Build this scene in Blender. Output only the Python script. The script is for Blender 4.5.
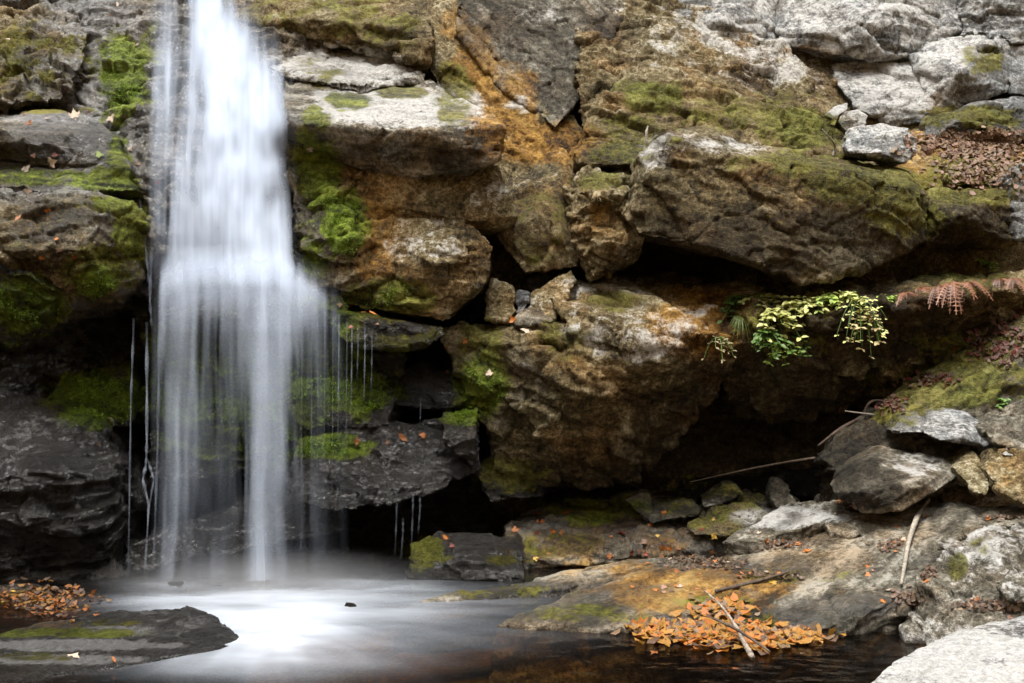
import bpy, bmesh, math, random
import numpy as np
from mathutils import Vector, Matrix

S = bpy.context.scene
for _o in list(bpy.data.objects):
    bpy.data.objects.remove(_o)
COL = S.collection
R_ = math.radians
random.seed(7)

# ------------------------------------------------------------------ camera, sky, sun, exposure
CAM_H, FOC = 1.77, 1280.0
cam_d = bpy.data.cameras.new("camera")
cam_d.sensor_width = 36.0
cam_d.lens = 45.0
cam_d.clip_end = 500.0
cam_d.clip_start = 0.05
cam_d.dof.use_dof = False
cam = bpy.data.objects.new("camera", cam_d)
COL.objects.link(cam)
cam.location = (0, 0, CAM_H)
cam.rotation_euler = (R_(90), 0, 0)
S.camera = cam

SUN_EL, SUN_AZ = 74.0, 205.0          # azimuth measured clockwise from +Y: a little behind the camera
W = bpy.data.worlds.new("World")
S.world = W
W.use_nodes = True
wn = W.node_tree
wn.nodes.clear()
wo = wn.nodes.new('ShaderNodeOutputWorld')
wb = wn.nodes.new('ShaderNodeBackground')
sky = wn.nodes.new('ShaderNodeTexSky')
sky.sky_type = 'NISHITA'
sky.sun_disc = False
sky.sun_elevation = R_(SUN_EL)
sky.sun_rotation = R_(SUN_AZ)
sky.air_density = 1.0
sky.dust_density = 3.0
hs = wn.nodes.new('ShaderNodeHueSaturation')
hs.inputs['Saturation'].default_value = 0.18
wn.links.new(sky.outputs['Color'], hs.inputs['Color'])
wn.links.new(hs.outputs['Color'], wb.inputs['Color'])
wb.inputs['Strength'].default_value = 0.115
wn.links.new(wb.outputs['Background'], wo.inputs['Surface'])

sd = bpy.data.lights.new("sun", 'SUN')
sd.energy = 1.5
sd.angle = R_(24)
sd.color = (1.0, 0.95, 0.865)
sun = bpy.data.objects.new("sun", sd)
COL.objects.link(sun)
_az, _el = R_(SUN_AZ), R_(SUN_EL)
sdir = Vector((math.sin(_az) * math.cos(_el), math.cos(_az) * math.cos(_el), math.sin(_el)))
sun.rotation_euler = (-sdir).to_track_quat('-Z', 'Y').to_euler()
sun.location = sdir * 40

S.view_settings.view_transform = 'Standard'
S.view_settings.look = 'None'
S.view_settings.gamma = 1.0
S.view_settings.use_curve_mapping = False
S.view_settings.exposure = 2.1
S.render.engine = 'CYCLES'
S.cycles.max_bounces = 7
S.cycles.diffuse_bounces = 3
S.cycles.transparent_max_bounces = 24
S.cycles.volume_bounces = 1
S.cycles.use_denoising = True


# ------------------------------------------------------------------ helpers
def P(u, v, y):
    """world point seen at (u, v) of the photograph, y metres in front of the camera"""
    return np.array(((u - 512.0) / FOC * y, y, CAM_H - (v - 341.5) / FOC * y))


def tag(o, label=None, cat=None, group=None, kind=None):
    if label: o['label'] = label
    if cat: o['category'] = cat
    if group: o['group'] = group
    if kind: o['kind'] = kind
    return o


def empty(name, loc, label, cat, group=None):
    o = bpy.data.objects.new(name, None)
    o.empty_display_size = 0.1
    COL.objects.link(o)
    o.location = loc
    return tag(o, label, cat, group)


def obj(name, me, mat=None, parent=None):
    o = bpy.data.objects.new(name, me)
    COL.objects.link(o)
    if mat: me.materials.append(mat)
    if parent: o.parent = parent
    return o


def mesh(name, verts, faces, smooth=True):
    me = bpy.data.meshes.new(name)
    me.from_pydata([tuple(v) for v in verts], [], [tuple(f) for f in faces])
    me.update()
    if smooth and len(me.polygons):
        me.polygons.foreach_set('use_smooth', np.ones(len(me.polygons), bool))
    return me


def hsh(x, y, z, seed=0):
    h = x.astype(np.uint32) * np.uint32(374761393) + y.astype(np.uint32) * np.uint32(668265263) + z.astype(np.uint32) * np.uint32(2147483647) + np.uint32(seed * 974634777 & 0xFFFFFFFF)
    h = (h ^ (h >> np.uint32(13))) * np.uint32(1274126177)
    h = (h ^ (h >> np.uint32(16))) * np.uint32(2246822519)
    return h ^ (h >> np.uint32(15))


def gnoise(p, seed=0):
    """gradient noise, about -1..1"""
    p = p.astype(np.float32)
    i = np.floor(p)
    f = p - i
    i = i.astype(np.int32)
    w = f * f * f * (f * (f * 6 - 15) + 10)
    out = np.zeros(len(p), np.float32)
    for dx in (0, 1):
        wx = w[:, 0] if dx else 1 - w[:, 0]
        for dy in (0, 1):
            wy = w[:, 1] if dy else 1 - w[:, 1]
            for dz in (0, 1):
                wz = w[:, 2] if dz else 1 - w[:, 2]
                h = hsh(i[:, 0] + dx, i[:, 1] + dy, i[:, 2] + dz, seed)
                g = ((h & 1023).astype(np.float32) - 511.5) * (f[:, 0] - dx) + (((h >> 10) & 1023).astype(np.float32) - 511.5) * (f[:, 1] - dy) + (((h >> 20) & 1023).astype(np.float32) - 511.5) * (f[:, 2] - dz)
                out += wx * wy * wz * g
    return out * (1.5 / 511.5)


def fbm(p, oct=4, seed=0, gain=0.5, ridge=False):
    out = np.zeros(len(p)); a = 1.0; t = 0.0
    q = p.copy()
    for k in range(oct):
        n = gnoise(q + 17.3 * k, seed + k)
        if ridge: n = 1 - 2 * np.abs(n)
        out += a * n; t += a
        a *= gain
        q = q * 2.03
    return out / t


def worley(p, seed=0):
    """nearest feature point: id hash, offset vector to it, F2-F1"""
    p = p.astype(np.float32)
    i = np.floor(p).astype(np.int32)
    best = np.full(len(p), 1e9, np.float32); sec = np.full(len(p), 1e9, np.float32)
    bid = np.zeros(len(p), np.uint32); off = np.zeros_like(p)
    for dx in (-1, 0, 1):
        for dy in (-1, 0, 1):
            for dz in (-1, 0, 1):
                cx, cy, cz = i[:, 0] + dx, i[:, 1] + dy, i[:, 2] + dz
                h = hsh(cx, cy, cz, seed)
                k = np.float32(1 / 1023.0); fx = cx + (h & 1023).astype(np.float32) * k; fy = cy + ((h >> 10) & 1023).astype(np.float32) * k; fz = cz + ((h >> 20) & 1023).astype(np.float32) * k
                d = np.stack((p[:, 0] - fx, p[:, 1] - fy, p[:, 2] - fz), 1).astype(np.float32)
                q = (d * d).sum(1)
                near = q < best
                sec = np.where(near, best, np.minimum(sec, q))
                best = np.where(near, q, best)
                bid = np.where(near, h, bid)
                off = np.where(near[:, None], d, off)
    return bid, off, np.sqrt(sec) - np.sqrt(best)


def sstep(a, b, x):
    t = np.clip((x - a) / (b - a), 0, 1)
    return t * t * (3 - 2 * t)


# ------------------------------------------------------------------ node helpers
class NT:
    def __init__(s, name):
        s.mat = bpy.data.materials.new(name)
        s.mat.use_nodes = True
        s.t = s.mat.node_tree
        s.t.nodes.clear()
        s.out = s.t.nodes.new('ShaderNodeOutputMaterial')

    def n(s, typ, **kw):
        x = s.t.nodes.new('ShaderNode' + typ)
        for k, v in kw.items():
            setattr(x, k, v)
        return x

    def l(s, a, b): s.t.links.new(a, b)

    def set(s, sock, v):
        if hasattr(v, 'is_output') or isinstance(v, bpy.types.NodeSocket): s.l(v, sock)
        else: sock.default_value = v

    def math(s, op, a, b=0.0, c=None, clamp=False):
        x = s.n('Math', operation=op, use_clamp=clamp)
        s.set(x.inputs[0], a); s.set(x.inputs[1], b)
        if c is not None: s.set(x.inputs[2], c)
        return x.outputs[0]

    def noise(s, vec, scale, detail=6, rough=0.6, dist=0.0):
        x = s.n('TexNoise')
        s.l(vec, x.inputs['Vector'])
        x.inputs['Scale'].default_value = scale
        x.inputs['Detail'].default_value = detail
        x.inputs['Roughness'].default_value = rough
        x.inputs['Distortion'].default_value = dist
        return x.outputs['Fac']

    def step(s, x, a, b):
        m = s.n('MapRange', interpolation_type='SMOOTHSTEP')
        s.set(m.inputs['Value'], x)
        m.inputs['From Min'].default_value = a; m.inputs['From Max'].default_value = b
        return m.outputs['Result']

    def mix(s, f, a, b, mode='MIX'):
        m = s.n('Mix', data_type='RGBA', blend_type=mode)
        s.set(m.inputs[0], f)
        s.set(m.inputs[6], a if not isinstance(a, tuple) else (*a, 1)); s.set(m.inputs[7], b if not isinstance(b, tuple) else (*b, 1))
        return m.outputs[2]

    def ramp(s, f, stops):
        r = s.n('ValToRGB')
        el = r.color_ramp.elements
        while len(el) < len(stops): el.new(0.5)
        for e, (pos, c) in zip(el, stops):
            e.position = pos; e.color = (*c, 1)
        s.l(f, r.inputs['Fac'])
        return r.outputs['Color']


def rock_material(name, dark, mid, light, rough=0.85, bump=1.0, warm=0.5):
    """attributes: pa = tone, moss, rust, wet; pb = lichen and painted lit tops, black algae and painted shade, bright moss, warm/cool drift"""
    m = NT(name)
    pos = m.n('NewGeometry').outputs['Position']
    pa = m.n('Attribute', attribute_name='pa'); pb = m.n('Attribute', attribute_name='pb')
    sa = m.n('SeparateColor'); m.l(pa.outputs['Color'], sa.inputs[0])
    sb = m.n('SeparateColor'); m.l(pb.outputs['Color'], sb.inputs[0])
    tone, moss, rust, wet = sa.outputs[0], sa.outputs[1], sa.outputs[2], pa.outputs['Alpha']
    lich_lit, dk, brt, drift = sb.outputs[0], sb.outputs[1], sb.outputs[2], pb.outputs['Alpha']
    nf = m.noise(pos, 30, 5, 0.72)
    nv = m.noise(pos, 95, 3, 0.7)
    fine = m.math('SUBTRACT', m.math('MULTIPLY_ADD', nv, 0.45, nf), 0.725)      # about -.35 .. .35
    t = m.math('MULTIPLY_ADD', fine, 1.75, tone)
    col = m.ramp(t, [(0.1, dark), (0.5, mid), (0.9, light)])
    col = m.mix(m.math('MULTIPLY', m.step(drift, 0.5, 0.85), warm), col, m.mix(0.8, col, (1.0, 0.74, 0.45), 'MULTIPLY'))
    col = m.mix(m.math('MULTIPLY', m.step(drift, 0.5, 0.15), 0.5), col, m.mix(0.8, col, (0.80, 0.92, 1.0), 'MULTIPLY'))
    pits = m.step(fine, 0.10, 0.22)
    col = m.mix(m.math('MULTIPLY', pits, 0.45), col, m.mix(1.0, col, (0.4, 0.37, 0.33), 'MULTIPLY'))
    e = m.math('MULTIPLY', fine, 1.6)
    rcol = m.ramp(m.math('MULTIPLY_ADD', fine, 1.3, tone), [(0.15, (0.045, 0.023, 0.008)), (0.5, (0.25, 0.122, 0.018)), (0.85, (0.46, 0.28, 0.055))])
    col = m.mix(m.math('MULTIPLY', m.math('ADD', rust, m.math('MULTIPLY', e, rust), clamp=True), 0.85), col, rcol)
    lcol = m.ramp(m.math('ADD', fine, 0.5), [(0.25, (0.26, 0.255, 0.24)), (0.7, (0.60, 0.60, 0.585))])
    lm = m.step(m.math('MULTIPLY_ADD', fine, 0.9, lich_lit), 0.25, 0.75)
    col = m.mix(m.math('MULTIPLY', lm, 0.8), col, lcol)
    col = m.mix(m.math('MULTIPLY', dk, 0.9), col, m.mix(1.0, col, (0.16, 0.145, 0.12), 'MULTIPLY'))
    col = m.mix(wet, col, m.mix(1.0, col, (0.40, 0.40, 0.41), 'MULTIPLY'))
    mm = m.step(m.math('MULTIPLY_ADD', fine, 1.1, moss), 0.3, 0.7)
    mt = m.math('ADD', m.math('MULTIPLY', fine, 1.5), tone)
    mcol = m.ramp(mt, [(0.1, (0.016, 0.017, 0.005)), (0.5, (0.105, 0.096, 0.015)), (0.9, (0.25, 0.22, 0.05))])
    bcol = m.ramp(mt, [(0.1, (0.014, 0.024, 0.004)), (0.5, (0.115, 0.185, 0.010)), (0.9, (0.27, 0.37, 0.03))])
    col = m.mix(m.math('MULTIPLY', mm, 0.88), col, m.mix(brt, mcol, bcol))
    bs = m.n('BsdfPrincipled')
    m.l(col, bs.inputs['Base Color'])
    gl = m.math('MULTIPLY', wet, m.math('SUBTRACT', 1.0, mm))
    m.l(m.math('MULTIPLY_ADD', gl, -(rough - 0.3), rough), bs.inputs['Roughness'])
    m.l(m.math('MULTIPLY_ADD', gl, 0.2, 0.2), bs.inputs['Specular IOR Level'])
    h = m.math('MULTIPLY', fine, m.math('MULTIPLY_ADD', mm, 0.02, 0.042))
    bu = m.n('Bump'); bu.inputs['Strength'].default_value = bump; bu.inputs['Distance'].default_value = 1.0
    m.l(h, bu.inputs['Height'])
    m.l(bu.outputs['Normal'], bs.inputs['Normal'])
    bu2 = m.n('Bump'); bu2.inputs['Strength'].default_value = bump * .8; bu2.inputs['Distance'].default_value = 1.0
    m.l(h, bu2.inputs['Height']); m.l(bu2.outputs['Normal'], bs.inputs['Coat Normal'])
    m.l(m.math('MULTIPLY', gl, 0.65), bs.inputs['Coat Weight']); bs.inputs['Coat Roughness'].default_value = 0.07; bs.inputs['Coat IOR'].default_value = 1.5
    m.l(bs.outputs[0], m.out.inputs['Surface'])
    return m.mat


M = {}
M['brown'] = rock_material('brown_rock', (0.024, 0.018, 0.009), (0.152, 0.113, 0.050), (0.46, 0.405, 0.275), warm=0.75, rough=.74)
M['grey'] = rock_material('grey_lichen_rock', (0.045, 0.045, 0.044), (0.19, 0.19, 0.185), (0.50, 0.50, 0.49), warm=0.25)
M['slab'] = rock_material('pale_slab_rock', (0.030, 0.026, 0.018), (0.125, 0.109, 0.080), (0.37, 0.34, 0.28), warm=0.6, rough=.58)
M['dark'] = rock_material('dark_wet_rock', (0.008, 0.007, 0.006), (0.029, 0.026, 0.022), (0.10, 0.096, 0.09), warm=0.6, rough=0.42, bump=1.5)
M['blue'] = rock_material('slate_rock', (0.030, 0.030, 0.031), (0.11, 0.112, 0.118), (0.28, 0.285, 0.295), warm=0.3, rough=0.6)

# ------------------------------------------------------------------ stains, painted light and shade: (channel, u, v, ru, rv, strength)
# moss, bright (bright green moss), rust, wet, lich (pale lichen and painted lit tops), dark (black algae and painted shade)
SPOTS = [
 # upper left slope
 ('wet', 110, 120, 130, 150, .8), ('wet', 60, 180, 110, 40, .7), ('wet', 310, 90, 60, 40, .35), ('wet', 310, 230, 50, 100, .7), ('rust', 30, 60, 70, 55, .45), ('moss', 30, 62, 60, 45, .45), ('lich_lit', 110, 60, 80, 80, .45), ('lich_lit', 50, 118, 60, 7, .7), ('lich_lit', 60, 190, 70, 8, .5), ('lich_lit', 640, 345, 60, 20, .5), ('lich_lit', 590, 335, 50, 14, .5),
 ('moss', 122, 80, 24, 52, .9), ('moss', 95, 60, 40, 30, .35), ('bright', 122, 80, 30, 55, .7), ('moss', 118, 150, 14, 26, .9), ('bright', 118, 150, 20, 30, .5),
 ('moss', 60, 178, 80, 10, .5), ('bright', 50, 176, 80, 14, .5), ('moss', 40, 110, 70, 5, .5), ('moss', 150, 60, 16, 60, .4), ('bright', 150, 60, 20, 60, .5), ('moss', 110, 180, 30, 14, .9), ('bright', 95, 180, 60, 16, .6), ('moss', 132, 225, 20, 50, .9), ('moss', 110, 205, 36, 10, .7), ('bright', 115, 205, 40, 14, .5), ('bright', 128, 240, 30, 50, .35),
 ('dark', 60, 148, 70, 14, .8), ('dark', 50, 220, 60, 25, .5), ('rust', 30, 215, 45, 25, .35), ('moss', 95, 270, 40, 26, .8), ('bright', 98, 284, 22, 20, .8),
 ('moss', 18, 310, 44, 36, 1.1), ('bright', 15, 312, 48, 40, .75), ('moss', 5, 152, 10, 8, .8), ('dark', 90, 250, 80, 30, .3),
 ('wet', 70, 350, 180, 60, .8), ('dark', 70, 350, 130, 40, 1.2), ('dark', 90, 520, 400, 70, .9), ('wet', 80, 450, 200, 80, .8), ('lich_lit', 50, 425, 70, 18, .25),  # dark over the upper hollow paints its cave shadow
 ('moss', 95, 395, 52, 32, 1.2), ('bright', 95, 398, 50, 36, .85),
 # behind the fall
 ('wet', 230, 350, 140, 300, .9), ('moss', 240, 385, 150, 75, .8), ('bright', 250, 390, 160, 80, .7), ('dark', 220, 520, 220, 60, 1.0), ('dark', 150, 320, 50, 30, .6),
 ('moss', 345, 392, 60, 22, 1.25), ('bright', 345, 392, 64, 24, 1.0), ('moss', 328, 445, 52, 16, 1.25), ('bright', 328, 445, 56, 20, 1.0),
 ('moss', 325, 320, 40, 30, .7), ('bright', 325, 320, 40, 30, .6),
 # mossy wall right of the fall
 ('moss', 318, 165, 26, 60, .7), ('bright', 318, 165, 26, 60, .6), ('moss', 315, 262, 24, 30, .6), ('bright', 315, 262, 24, 30, .6), ('moss', 345, 225, 30, 44, .8), ('dark', 345, 250, 40, 30, .4), ('bright', 338, 225, 40, 50, .95), ('bright', 320, 190, 26, 40, .7), ('wet', 310, 200, 30, 100, .6), ('dark', 308, 240, 26, 60, .6),
 ('rust', 375, 225, 26, 60, .85), ('rust', 365, 140, 40, 22, .35), ('moss', 385, 300, 50, 22, .9), ('bright', 385, 298, 36, 18, .25), ('moss', 410, 345, 40, 14, .7), ('rust', 420, 275, 20, 12, .3),
 # light ledges
 ('lich_lit', 340, 66, 80, 24, .95), ('lich_lit', 400, 106, 110, 24, 1.05), ('moss', 350, 102, 26, 10, .7), ('moss', 400, 92, 28, 8, .8), ('bright', 350, 105, 40, 12, .3), ('moss', 315, 70, 30, 30, .35),  # pale lichen on the slab tops also paints them brightly lit
 ('dark', 410, 154, 100, 17, .6), ('lich_lit', 460, 150, 40, 16, .15), ('lich_lit', 490, 195, 26, 24, .35), ('lich_lit', 430, 245, 50, 30, .25), ('wet', 405, 300, 60, 14, .2),  # dark stain on the slab front also paints its shade deeper
 # top boulder and gully
 ('moss', 320, 15, 100, 30, .35), ('moss', 390, 30, 40, 26, .4), ('rust', 455, 25, 20, 22, .6), ('rust', 478, 85, 32, 60, .9), ('rust', 515, 112, 30, 44, 1.0), ('rust', 545, 145, 70, 26, .95), ('rust', 370, 250, 22, 40, .8), ('rust', 500, 140, 24, 22, .5),
 ('moss', 455, 100, 24, 40, .4), ('dark', 490, 30, 40, 34, .25), ('lich_lit', 575, 20, 60, 26, .3), ('rust', 560, 200, 50, 60, .3), ('moss', 545, 230, 40, 44, .3),
 ('rust', 580, 170, 24, 40, .4), ('rust', 680, 48, 140, 14, .25),
 ('moss', 650, 95, 40, 18, .75), ('bright', 655, 92, 40, 16, .2), ('moss', 640, 130, 60, 24, .3), ('moss', 740, 105, 100, 30, .25), ('moss', 805, 128, 46, 24, .8), ('bright', 805, 128, 40, 26, .15), ('moss', 700, 120, 80, 14, .3), ('dark', 640, 125, 60, 22, .4),
 ('lich_lit', 735, 55, 40, 14, .3), ('dark', 640, 40, 70, 40, .35), ('lich_lit', 790, 62, 26, 24, .6), ('dark', 820, 85, 18, 30, .5), ('rust', 815, 50, 40, 8, .7),
 ('moss', 600, 180, 30, 12, .75), ('rust', 605, 230, 30, 40, .5), ('moss', 620, 155, 40, 14, .6),
 # big boulder
 ('moss', 860, 185, 70, 24, .85), ('moss', 790, 165, 70, 14, .6), ('moss', 905, 215, 40, 26, .7), ('dark', 800, 240, 160, 36, .55), ('dark', 960, 225, 60, 30, .8), ('moss', 965, 192, 60, 14, .9), ('rust', 780, 215, 40, 30, .4),
 ('lich_lit', 655, 150, 20, 22, .6), ('lich_lit', 715, 145, 60, 10, .45), ('dark', 660, 262, 80, 26, .8), ('moss', 740, 215, 90, 40, .15),  # dark under the boulder's left part paints the overhang's shade
 # grey cliff top right
 ('lich_lit', 860, 30, 200, 60, .5), ('lich_lit', 900, 90, 60, 40, .6), ('lich_lit', 710, 28, 50, 26, .5), ('moss', 985, 60, 26, 22, .6), ('dark', 985, 65, 24, 22, .4), ('moss', 965, 118, 60, 16, .55), ('dark', 980, 125, 60, 22, .5), ('rust', 935, 95, 14, 20, .5),
 ('dark', 870, 108, 30, 18, .35), ('moss', 970, 168, 60, 20, .4),
 # lower wall
 ('rust', 705, 322, 60, 40, 1.05), ('rust', 640, 290, 60, 18, .3), ('moss', 620, 300, 40, 12, .5), ('lich_lit', 640, 330, 70, 26, .3), ('lich_lit', 600, 285, 46, 12, .4), ('rust', 560, 350, 40, 40, .35), ('moss', 560, 340, 30, 24, .5),
 ('dark', 600, 440, 130, 50, .45), ('dark', 760, 430, 150, 90, 1.1), ('dark', 700, 380, 70, 34, .55), ('rust', 690, 400, 60, 50, .35), ('dark', 860, 330, 160, 46, .8), ('rust', 860, 340, 80, 30, .25), ('rust', 620, 430, 60, 40, .3),  # dark over the overhang and its hollow is painted shade
 ('moss', 480, 370, 34, 50, .85), ('bright', 480, 385, 34, 36, .5), ('wet', 490, 370, 70, 70, .4), ('dark', 510, 400, 60, 60, .5), ('moss', 460, 418, 22, 10, 1.1), ('bright', 460, 418, 24, 12, .8), ('moss', 515, 475, 40, 22, .8), ('dark', 515, 475, 60, 30, .4),
 ('wet', 380, 380, 130, 60, .7), ('dark', 400, 365, 80, 30, .75), ('wet', 380, 470, 130, 50, .9), ('lich_lit', 420, 440, 60, 16, .2),
 ('moss', 790, 330, 60, 44, .4), ('moss', 960, 280, 60, 14, .5),
 # base ledges
 ('moss', 600, 508, 60, 16, .6), ('bright', 600, 508, 60, 18, .4), ('moss', 560, 545, 60, 14, .35), ('rust', 640, 530, 80, 26, .35), ('wet', 600, 520, 180, 34, .6), ('dark', 560, 480, 150, 24, .8), ('dark', 820, 480, 90, 26, .6), ('moss', 700, 500, 90, 24, .3), ('rust', 560, 545, 70, 16, .5),
 ('moss', 420, 552, 24, 24, .6), ('bright', 420, 560, 36, 24, .2), ('moss', 480, 560, 60, 7, .5), ('wet', 470, 555, 80, 30, .8), ('lich_lit', 490, 572, 40, 6, .5),
 ('rust', 690, 590, 110, 28, 1.2), ('moss', 600, 612, 90, 12, .3), ('bright', 660, 592, 90, 22, .25), ('rust', 620, 570, 80, 14, .6), ('rust', 620, 605, 80, 16, .45), ('wet', 600, 610, 140, 26, .5), ('wet', 560, 590, 170, 10, .6), ('moss', 500, 592, 90, 8, .4),
 ('wet', 700, 545, 60, 14, .45), ('rust', 740, 560, 60, 12, .3), ('moss', 745, 625, 40, 20, .4), ('wet', 860, 604, 100, 14, .6), ('wet', 770, 618, 80, 14, .7), ('wet', 740, 570, 120, 16, .5), ('rust', 800, 560, 60, 14, .35), ('moss', 720, 600, 50, 10, .35), ('wet', 880, 560, 60, 12, .35), ('moss', 800, 575, 60, 10, .3), ('rust', 800, 600, 70, 16, .25), ('dark', 720, 560, 14, 6, .7),
 ('moss', 950, 380, 90, 26, .9), ('bright', 985, 400, 50, 30, .15), ('moss', 960, 345, 70, 14, .8), ('lich_lit', 960, 375, 80, 10, .3), ('rust', 880, 430, 60, 20, .4), ('moss', 900, 415, 30, 20, .4), ('dark', 850, 440, 60, 26, .3),
 ('lich_lit', 940, 425, 60, 14, .2), ('dark', 940, 450, 60, 10, .6), ('dark', 874, 494, 40, 16, .85), ('lich_lit', 915, 464, 30, 13, .55), ('lich_lit', 785, 517, 60, 12, .7), ('moss', 958, 565, 12, 16, .7), ('moss', 990, 545, 30, 14, .4), ('lich_lit', 980, 540, 60, 26, .35), ('lich_lit', 960, 660, 110, 40, .55), ('rust', 950, 590, 40, 14, .2), ('rust', 1005, 472, 26, 20, .4),  # roundish boulder: lit facet painted pale, shaded front painted dark
 # pool rocks
 ('moss', 60, 633, 100, 6, .55), ('bright', 60, 638, 90, 14, .35), ('moss', 110, 622, 50, 5, .4), ('moss', 40, 656, 60, 5, .4), ('lich_lit', 60, 645, 120, 6, .9), ('lich_lit', 70, 660, 100, 5, .7), ('lich_lit', 130, 630, 60, 5, .5), ('lich_lit', 160, 622, 60, 10, .25), ('dark', 190, 628, 50, 16, .6), ('wet', 120, 635, 140, 36, .8), ('rust', 40, 610, 60, 26, .6),
]
CH = {'moss': 0, 'rust': 1, 'wet': 2, 'lich_lit': 3, 'dark': 4, 'bright': 5}


def stains(p, mul=None):  # stains, with painted shade and lit tops among them
    y = np.maximum(p[:, 1], 1.0)
    u = 512 + p[:, 0] / y * FOC
    v = 341.5 - (p[:, 2] - CAM_H) / y * FOC
    w1 = fbm(p * 2.6, 4, 50); w2 = fbm(p * 2.6 + 40, 4, 51)
    out = np.zeros((len(p), 6))
    for ch, cu, cv, ru, rv, s in SPOTS:
        k = CH[ch]
        du = (u - cu) / ru; dv = (v - cv) / rv
        box = (np.abs(du) < 1.8) & (np.abs(dv) < 1.8)
        if not box.any(): continue
        d = np.sqrt(du[box] ** 2 + dv[box] ** 2) + 0.45 * w1[box] + 0.2 * w2[box]
        out[box, k] = np.maximum(out[box, k], s * sstep(1.35, 0.45, d))
    return out


def set_attrs(me, ab):
    for nm, d in (('pa', ab[0]), ('pb', ab[1])):
        at = me.attributes.new(nm, 'FLOAT_COLOR', 'POINT')
        at.data.foreach_set('color', d.astype(np.float32).ravel())


def paint(p, up, st, cell, bed=8.0, sw=0.22):
    """the stone's own tone and what grows on it, plus painted light and shade, from noise and the stains above"""
    c, s = math.cos(R_(bed)), math.sin(R_(bed))
    q = np.stack((p[:, 0] * c - p[:, 2] * s, p[:, 1], p[:, 0] * s + p[:, 2] * c), 1)
    nb = fbm(p * 1.1, 4, 80); nm = fbm(p * 5.5, 5, 81, 0.62); ns = fbm(q * (np.array((0.9, 0.9, 20.0)) if sw > .3 else np.array((1.6, 1.6, 15.0))), 4, 82, 0.6)
    n3 = fbm(p * 3.3 + 9, 5, 83, 0.65); nd = fbm(p * 2.1 + 30, 3, 84)
    nh = fbm(p * 17.0, 3, 85, 0.65)
    tone = 0.46 + 0.34 * nb + 0.42 * nm + sw * ns + 0.28 * nh + 0.22 * (cell - 0.5)
    moss = np.clip(st[:, 0] * 1.05 + (1.1 * n3 + 0.7 * nm + 0.4 * nh) * np.minimum(1.0, st[:, 0] * 2.2) + 0.22 * np.clip(up, -0.6, 1) * np.minimum(1, st[:, 0] * 2) - 0.06, 0, 1.1)
    rust = sstep(0.22, 0.95, st[:, 1] + 0.9 * n3 * np.minimum(1, st[:, 1] * 3) + 0.5 * nh * st[:, 1])
    wet = sstep(0.2, 0.75, st[:, 2] + 0.5 * nm)
    lich_lit = np.clip(st[:, 3] + 0.75 * nm - 0.5 * n3 + 0.4 * nh + 0.22 * np.clip(up, 0, 1) - 0.12, 0, 1)  # lichen, plus painted brightness on upward faces
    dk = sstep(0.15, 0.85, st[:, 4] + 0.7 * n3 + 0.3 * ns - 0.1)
    a = np.stack((tone, moss, rust, wet), 1)
    b = np.stack((lich_lit, dk, np.clip(st[:, 5] + 0.4 * nm, 0, 1), np.clip(0.5 + 1.1 * nd, 0, 1)), 1)
    return a, b


ROCKS = []


def rock(name, label, cat, hulls, mat='brown', back=0.9, down=0.0, vox=0.02, smooth=3, amp=0.05, bed=8, cell=0.4, strata=0.02, fine=0.008, group=None, shrink=0.86, base=None, drop=0.0):
    """hulls: lists of (u, v, distance) corner points of a boulder; the unseen back follows behind them"""
    if isinstance(hulls[0], tuple): hulls = [hulls]
    ROCKS.append(dict(name=name, label=label, cat=cat, hulls=hulls, mat=mat, back=back, down=down, vox=vox, smooth=smooth, amp=amp, bed=bed, cell=cell,
                      strata=strata, fine=fine, group=group, shrink=shrink, base=base or {}, drop=drop))


def hull_bmesh(bm, pts):
    vs = [bm.verts.new(p) for p in pts]
    r = bmesh.ops.convex_hull(bm, input=vs)
    dead = [g for g in set(r['geom_interior']) | set(r['geom_unused']) if isinstance(g, bmesh.types.BMVert)]
    bmesh.ops.delete(bm, geom=dead, context='VERTS')


def displace(p, n, k):
    """weathered relief: fracture planes, bedding steps and grain"""
    amp, bed, cs = k['amp'] * .68, R_(k['bed']), k['cell']
    c, s = math.cos(bed), math.sin(bed)
    q = np.stack((p[:, 0] * c - p[:, 2] * s, p[:, 1], p[:, 0] * s + p[:, 2] * c), 1)
    wv = np.stack((fbm(q * 1.8, 3, 11), fbm(q * 1.8, 3, 12), fbm(q * 1.8, 3, 13)), 1)
    qq = q + wv * 0.16
    d = amp * 0.8 * fbm(q * 1.5, 4, 3)
    cellv = np.zeros(len(p))
    for sc, a, sd_ in ((cs, 1.0, 21), (cs * 0.38, 0.42, 22)):
        f = np.array((1 / sc, 1 / sc, 1.9 / sc))
        bid, off, e = worley(qq * f, sd_)
        t = np.stack(((bid & 255) / 127.5 - 1, ((bid >> 8) & 255) / 127.5 - 1, ((bid >> 16) & 255) / 127.5 - 1), 1)
        o = ((bid >> 24) & 255) / 127.5 - 1
        d += amp * a * (1.1 * (t * off).sum(1) + 0.6 * o - 0.4 * sstep(0.10, 0.0, e))
        cellv += a * o
    b = qq * np.array((0.55, 0.55, 5.0))
    sn = fbm(b, 4, 31)
    d += k['strata'] * (np.abs(sn) * 2.2 - 0.6 + 0.6 * np.sign(sn) * sstep(0.0, 0.12, np.abs(sn)))
    d += .75 * k['fine'] * (fbm(p * 7.0, 4, 41, 0.6) * 2.2 + 0.8 * fbm(p * 9, 3, 42, ridge=True))
    return d, np.clip(0.5 + 0.35 * cellv, 0, 1)


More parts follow.
